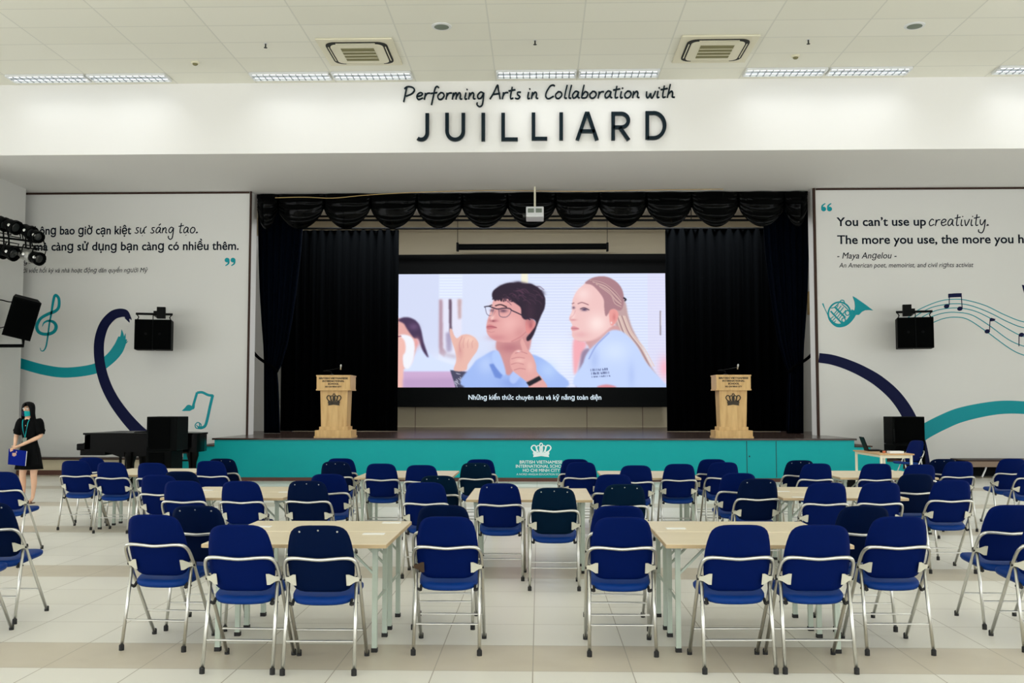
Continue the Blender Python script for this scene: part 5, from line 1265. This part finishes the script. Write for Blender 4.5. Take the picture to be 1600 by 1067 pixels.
bm = newbm(); box(bm, (0, .155, .125), (.34, .012, .235), Euler((R(-20), 0, 0)).to_matrix(), .003); sc_ = obj('screen_lid', bm, M['black'], lp)
bm = newbm(); box(bm, (0, .147, .127), (.31, .004, .2), Euler((R(-20), 0, 0)).to_matrix()); obj('display', bm, M['glassdark'], sc_)
bm = newbm(); bx(bm, -.08, .08, -.03, .03, 0, .04, .01); o = obj('cable_bundle', bm, M['black']); o.location = p + Vector((.22, .42, 0)); tag(o, 'black bundle beside the laptop on the small desk', 'cable')
bm = newbm(); bx(bm, -.11, .11, -.08, .08, 0, .035, .004); o = obj('paper_stack', bm, M['paper']); o.location = p + Vector((.30, .18, 0)); tag(o, 'white paper stack at the near end of the small desk', 'paper')
bm = newbm(); lathe(bm, [(.02, 0), (.025, .03), (.02, .035)], seg=12); o = obj('tape_roll', bm, mat('orange_tape', rgb(220, 120, 80), .5)); o.location = p + Vector((.145, .25, 0)); tag(o, 'orange roll between bundle and paper on the small desk', 'tape')
bm = newbm(); bx(bm, -.2, .2, -.15, .15, 0, .32, .01); o = obj('equipment_case', bm, M['black']); o.location = (5.62, 17.9, 0); tag(o, 'black equipment case on the floor behind the small desk', 'case')
bm = newbm(); bx(bm, -.17, .17, -.12, .12, 0, .35, .005); o = obj('carton', bm, M['paper']); o.location = (6.05, 17.85, 0); tag(o, 'pale carton on the floor behind the small desk', 'box')
# ------------------------------------------------------------------ the woman
def skin_mesh(name, V, Ed, Rad, sub=2, root=0):
    me = bpy.data.meshes.new(name); me.from_pydata([tuple(v) for v in V], Ed, [])
    o = bpy.data.objects.new(name, me); COL.objects.link(o)
    sk = o.modifiers.new('s', 'SKIN'); sk.use_smooth_shade = True
    for i, r in enumerate(Rad):
        sv = me.skin_vertices[0].data[i]; sv.radius = r if isinstance(r, tuple) else (r, r); sv.use_root = (i == root)
    sb = o.modifiers.new('u', 'SUBSURF'); sb.levels = sub; sb.render_levels = sub
    bpy.context.view_layer.update()
    e = o.evaluated_get(bpy.context.evaluated_depsgraph_get()); m2 = bpy.data.meshes.new_from_object(e)
    bpy.data.objects.remove(o); bpy.data.meshes.remove(me); return m2
def loft(bm, secs, seg=24, cap=True):
    """secs: (cx, cy, z, rx, ry)"""
    rings = [[bm.verts.new((cx + rx * math.cos(2 * math.pi * k / seg), cy + ry * math.sin(2 * math.pi * k / seg), z)) for k in range(seg)] for cx, cy, z, rx, ry in secs]
    for A, B in zip(rings, rings[1:]):
        for k in range(seg): bm.faces.new((A[k], A[(k + 1) % seg], B[(k + 1) % seg], B[k]))
    if cap: bm.faces.new(rings[0]); bm.faces.new(rings[-1])
    return rings
g0 = gz(42, 786, 0)
wm = thing('person', 'woman in a black dress and face mask holding a blue folder, standing at the left', 'person', g0)
V = []; Ed = []; Rd = []
def ad(p, r, par=None):
    V.append(p); Rd.append(r); i = len(V) - 1
    if par is not None: Ed.append((par, i))
    return i
pel = ad((.015, .01, .80), (.125, .095)); wa = ad((.015, .005, .97), (.092, .072), pel); che = ad((.005, .0, 1.13), (.12, .085), wa); nb = ad((-.005, .01, 1.235), (.07, .055), che)
nk = ad((-.015, .005, 1.315), (.042, .045), nb); jw = ad((-.022, -.015, 1.365), (.056, .066), nk); hd = ad((-.022, -.005, 1.425), (.068, .084), jw); tp = ad((-.022, .005, 1.485), (.058, .07), hd)
# arms: her right (photo left) and her left
for s, sh, el, wr in ((-1, (-.135, .01, 1.24), (-.195, .0, 1.02), (-.135, -.15, .875)), (1, (.145, .01, 1.24), (.19, .0, 1.02), (-.055, -.17, .875))):
    a = ad((sh[0] * .6, sh[1] + .005, sh[2] - .02), .048, nb); b1 = ad((sh[0], sh[1], sh[2] - .03), .044, a)
    c1 = ad(tuple((sh[i] + el[i]) / 2 for i in range(3)), .041, b1); e1 = ad(el, .035, c1)
    f1 = ad(tuple(el[i] * .55 + wr[i] * .45 for i in range(3)), .031, e1); w1 = ad(wr, .022, f1)
    if s < 0: pm = ad((-.112, -.19, .825), (.030, .016), w1); ad((-.10, -.198, .80), (.028, .014), pm)
    else: pm = ad((-.10, -.222, .85), (.030, .016), w1); ad((-.122, -.226, .83), (.028, .014), pm)
for s, hx, kx, ax in ((-1, -.065, -.08, -.07), (1, .095, .092, .078)):
    h = ad((hx, .01, .72), (.078, .08), pel); t1 = ad((hx, .005, .58), (.066, .07), h); k1 = ad((kx, -.005, .43), .05, t1); c1 = ad((kx, .02, .31), .047, k1); c2 = ad(((kx + ax) / 2, .022, .19), .034, c1)
    an = ad((ax, .015, .075), .026, c2); f1 = ad((ax, -.05, .035), (.03, .022), an); ad((ax + s * .012, -.125, .026), (.03, .015), f1)
me = skin_mesh('body', V, Ed, Rd, 2)
bmB = newbm(); bmB.from_mesh(me)
# fingers: right hand hanging over the folder, left hand laid across it
def finger(pts, r0):
    m2 = skin_mesh('f', pts, [(i, i + 1) for i in range(len(pts) - 1)], [r0, r0 * .95, r0 * .85, r0 * .7][:len(pts)], 1); bmB.from_mesh(m2)
for i in range(4):
    dx = -.024 + i * .016; ln = (.85, 1, .95, .75)[i]
    finger([(-.105 + dx, -.199, .805), (-.103 + dx, -.216, .775), (-.10 + dx, -.222, .775 - .035 * ln), (-.098 + dx, -.220, .775 - .06 * ln)], .0082)
finger([(-.085, -.195, .82), (-.072, -.215, .80), (-.066, -.222, .775)], .009)
for i in range(4):
    dz = .02 - i * .014; ln = (.85, 1, .95, .75)[i]
    finger([(-.115, -.228, .835 + dz), (-.14, -.232, .826 + dz), (-.14 - .026 * ln, -.222, .815 + dz), (-.14 - .036 * ln, -.205, .808 + dz)], .008)
finger([(-.10, -.225, .865), (-.12, -.235, .875), (-.14, -.23, .872)], .009)
# nose and brow so the face reads
finger([(-.026, -.088, 1.435), (-.026, -.098, 1.41), (-.026, -.10, 1.397)], .010)
body = obj('body', bmB, M['skin'], wm, smooth=True)
for s in (-1, 1):
    bm = newbm(); lathe(bm, [(0, -.009), (.012, -.004), (.014, 0), (.012, .004), (0, .006)], (-.026 + s * .028, -.083, 1.438), (0, -1, 0), 10); e = obj('eye', bm, M['paper'], wm, smooth=True)
    bm = newbm(); lathe(bm, [(.007, 0), (.006, .002), (0, .003)], (-.026 + s * .028, -.0885, 1.438), (0, -1, 0), 8); obj('iris', bm, M['hair'], e)
    bm = newbm(); tube(bm, [(-.026 + s * .012, -.090, 1.456), (-.026 + s * .03, -.089, 1.461), (-.026 + s * .046, -.080, 1.456)], .004, 5); obj('eyebrow', bm, M['hair'], wm)
# hair: centre-parted, long, open at the face
bm = newbm(); NA, NZ = 28, 16; rings = []
zs_ = [1.545, 1.54, 1.525, 1.50, 1.47, 1.44, 1.40, 1.36, 1.31, 1.26, 1.21, 1.17, 1.14]
out_ = []; inn = []
for zi, z in enumerate(zs_):
    t = zi / (len(zs_) - 1)
    rx = [.012, .035, .065, .083, .091, .094, .095, .097, .103, .112, .118, .118, .112][zi]; ry = [.012, .04, .075, .095, .102, .104, .102, .098, .092, .085, .078, .07, .06][zi]
    op = [0, 0, 0, 12, 30, 38, 42, 44, 46, 50, 56, 62, 70][zi]       # half opening in degrees at the front
    cy = .005 + (.02 if z < 1.35 else 0) * min(1, (1.35 - z) / .1); ro = []; ri = []
    for k in range(NA + 1):
        a = R(-90 + op + (360 - 2 * op) * k / NA); w = 1 + .02 * math.sin(11 * a)
        ro.append(bm.verts.new((-.022 + rx * w * math.cos(a), cy + ry * w * math.sin(a), z - .01 * abs(math.sin(5 * a)) * (z < 1.16))))
        ri.append(bm.verts.new((-.022 + rx * .86 * math.cos(a), cy + ry * .86 * math.sin(a), z - .008)))
    out_.append(ro); inn.append(ri)
for A in (out_, inn):
    for zi in range(len(zs_) - 1):
        for k in range(NA): bm.faces.new((A[zi][k], A[zi][k + 1], A[zi + 1][k + 1], A[zi + 1][k]))
for zi in range(len(zs_) - 1):
    for k in (0, NA): bm.faces.new((out_[zi][k], out_[zi + 1][k], inn[zi + 1][k], inn[zi][k]))
for k in range(NA): bm.faces.new((out_[-1][k], out_[-1][k + 1], inn[-1][k + 1], inn[-1][k])); bm.faces.new((out_[0][k], out_[0][k + 1], inn[0][k + 1], inn[0][k]))
obj('hair', bm, M['hair'], wm, smooth=True)
# face mask: one navy half, one teal half
for s, mt in ((-1, 'navyart'), (1, 'teal')):
    bm = newbm(); G = []; H = []
    for zi in range(7):
        v = zi / 6; g = []; h = []
        for k in range(8):
            u = k / 7; a = u * R(68); rx = .074 - .012 * (v > .6) * (v - .6) / .4
            y = -.02 - .078 * math.cos(a) * (1 - .0 * v) - .016 * (1 - u) * math.sin(math.pi * min(1, v + .25)); x = -.026 + s * rx * math.sin(a)
            z = 1.405 - .088 * v - .01 * u * (1 - 2 * v); g.append(bm.verts.new((x, y, z))); h.append(bm.verts.new((x * 1, y + .006, z)))
        G.append(g); H.append(h)
    for A in (G, H):
        for i in range(6):
            for k in range(7): bm.faces.new((A[i][k], A[i][k + 1], A[i + 1][k + 1], A[i + 1][k]))
    for i in range(6):
        for k in (0, 7): bm.faces.new((G[i][k], G[i + 1][k], H[i + 1][k], H[i][k]))
    for i in (0, 6):
        for k in range(7): bm.faces.new((G[i][k], G[i][k + 1], H[i][k + 1], H[i][k]))
    obj('face_mask', bm, M[mt], wm, smooth=True, label='navy half of the mask' if s < 0 else 'teal half of the mask')
# dress with flared skirt and puffed sleeves
bm = newbm(); seg = 32
secs = [(.01, .01, .515, .205, .15), (.01, .01, .60, .19, .14), (.012, .01, .72, .168, .125), (.015, .008, .82, .148, .112), (.015, .005, .91, .120, .092), (.015, .005, .965, .106, .084), (.012, .003, 1.03, .118, .09), (.008, .0, 1.12, .137, .102), (.003, .0, 1.19, .135, .098), (0, .004, 1.235, .128, .088), (-.004, .008, 1.265, .112, .078), (-.006, .010, 1.288, .086, .066), (-.008, .012, 1.302, .062, .056)]
rings = loft(bm, secs, seg, True)
for i, rg in enumerate(rings[:4]):
    for k, v in enumerate(rg): v.co.x += .010 * (1 - i / 4) * math.sin(k * 2 * math.pi * 9 / seg); v.co.y += .010 * (1 - i / 4) * math.sin(k * 2 * math.pi * 9 / seg + 1)
dr = obj('dress', bm, M['dress'], wm, smooth=True)
for s, sh, el in ((-1, Vector((-.118, .01, 1.25)), Vector((-.19, .0, 1.03))), (1, Vector((.128, .01, 1.25)), Vector((.188, .0, 1.035)))):
    bm = newbm(); d = (el - sh)
    lathe(bm, [(.05, -.03), (.07, .0), (.078, .05), (.074, .10), (.07, .14), (.076, .17), (.06, .195), (.056, .215), (.045, .21)], sh, d, 18); obj('sleeve', bm, M['dress'], wm, smooth=True)
bm = newbm(); prism(bm, [(-.048, 1.30), (-.006, 1.17), (.036, 1.30)], lambda p, q, d: Vector((p, -.052 - .40 * (1.302 - q) + d, q)), 0, .02); obj('neckline', bm, M['skin'], wm)
# lanyard with a card
ln = newbm()
for s in (-1, 1):
    P = catmull([(-.015 + s * .05, -.03, 1.285), (-.012 + s * .045, -.095, 1.24), (-.006 + s * .028, -.122, 1.12), (.0, -.118, 1.0)], 5)
    for p, q in zip(P, P[1:]): d = q - p; box(ln, (p + q) / 2, (.012, .003, d.length * 1.1), d.to_track_quat('Z', 'Y').to_matrix())
lyd = obj('lanyard', ln, M['teal'], wm)
bm = newbm(); box(bm, (.0, -.122, .955), (.06, .004, .085)); obj('badge_card', bm, M['greygrille'], lyd)
for s, ax in ((-1, -.07), (1, .078)):
    bm = newbm(); lathe(bm, [(.001, 0), (.04, 0), (.042, .008), (.001, .01)], (0, 0, 0), seg=14)
    for v in bm.verts: v.co.y = v.co.y * 2.7 - .052; v.co.x += ax + s * .006
    obj('sandal', bm, M['skirt'], wm)
    bm = newbm(); P = [(ax - .03 + s * .004, -.085, .012), (ax + s * .004, -.085, .05), (ax + .034 + s * .004, -.085, .012)]; tube(bm, catmull(P, 5), .006, 6); obj('sandal_strap', bm, M['skirt'], wm)
fo = newbm()
C4 = [(-.187, .835), (.085, .80), (.07, .575), (-.195, .60)]
prism(fo, C4, f3 and (lambda p, q, d: Vector((p, d, q))), -.222, -.206); o = obj('folder', fo, M['folder']); o.location = g0; tag(o, 'royal blue folder held by the woman in front of her dress', 'folder')
bm = newbm(); prism(bm, [(.084, .797), (.089, .795), (.074, .578), (.069, .578)], lambda p, q, d: Vector((p, d, q)), -.220, -.208); obj('pages', bm, M['paper'], o)
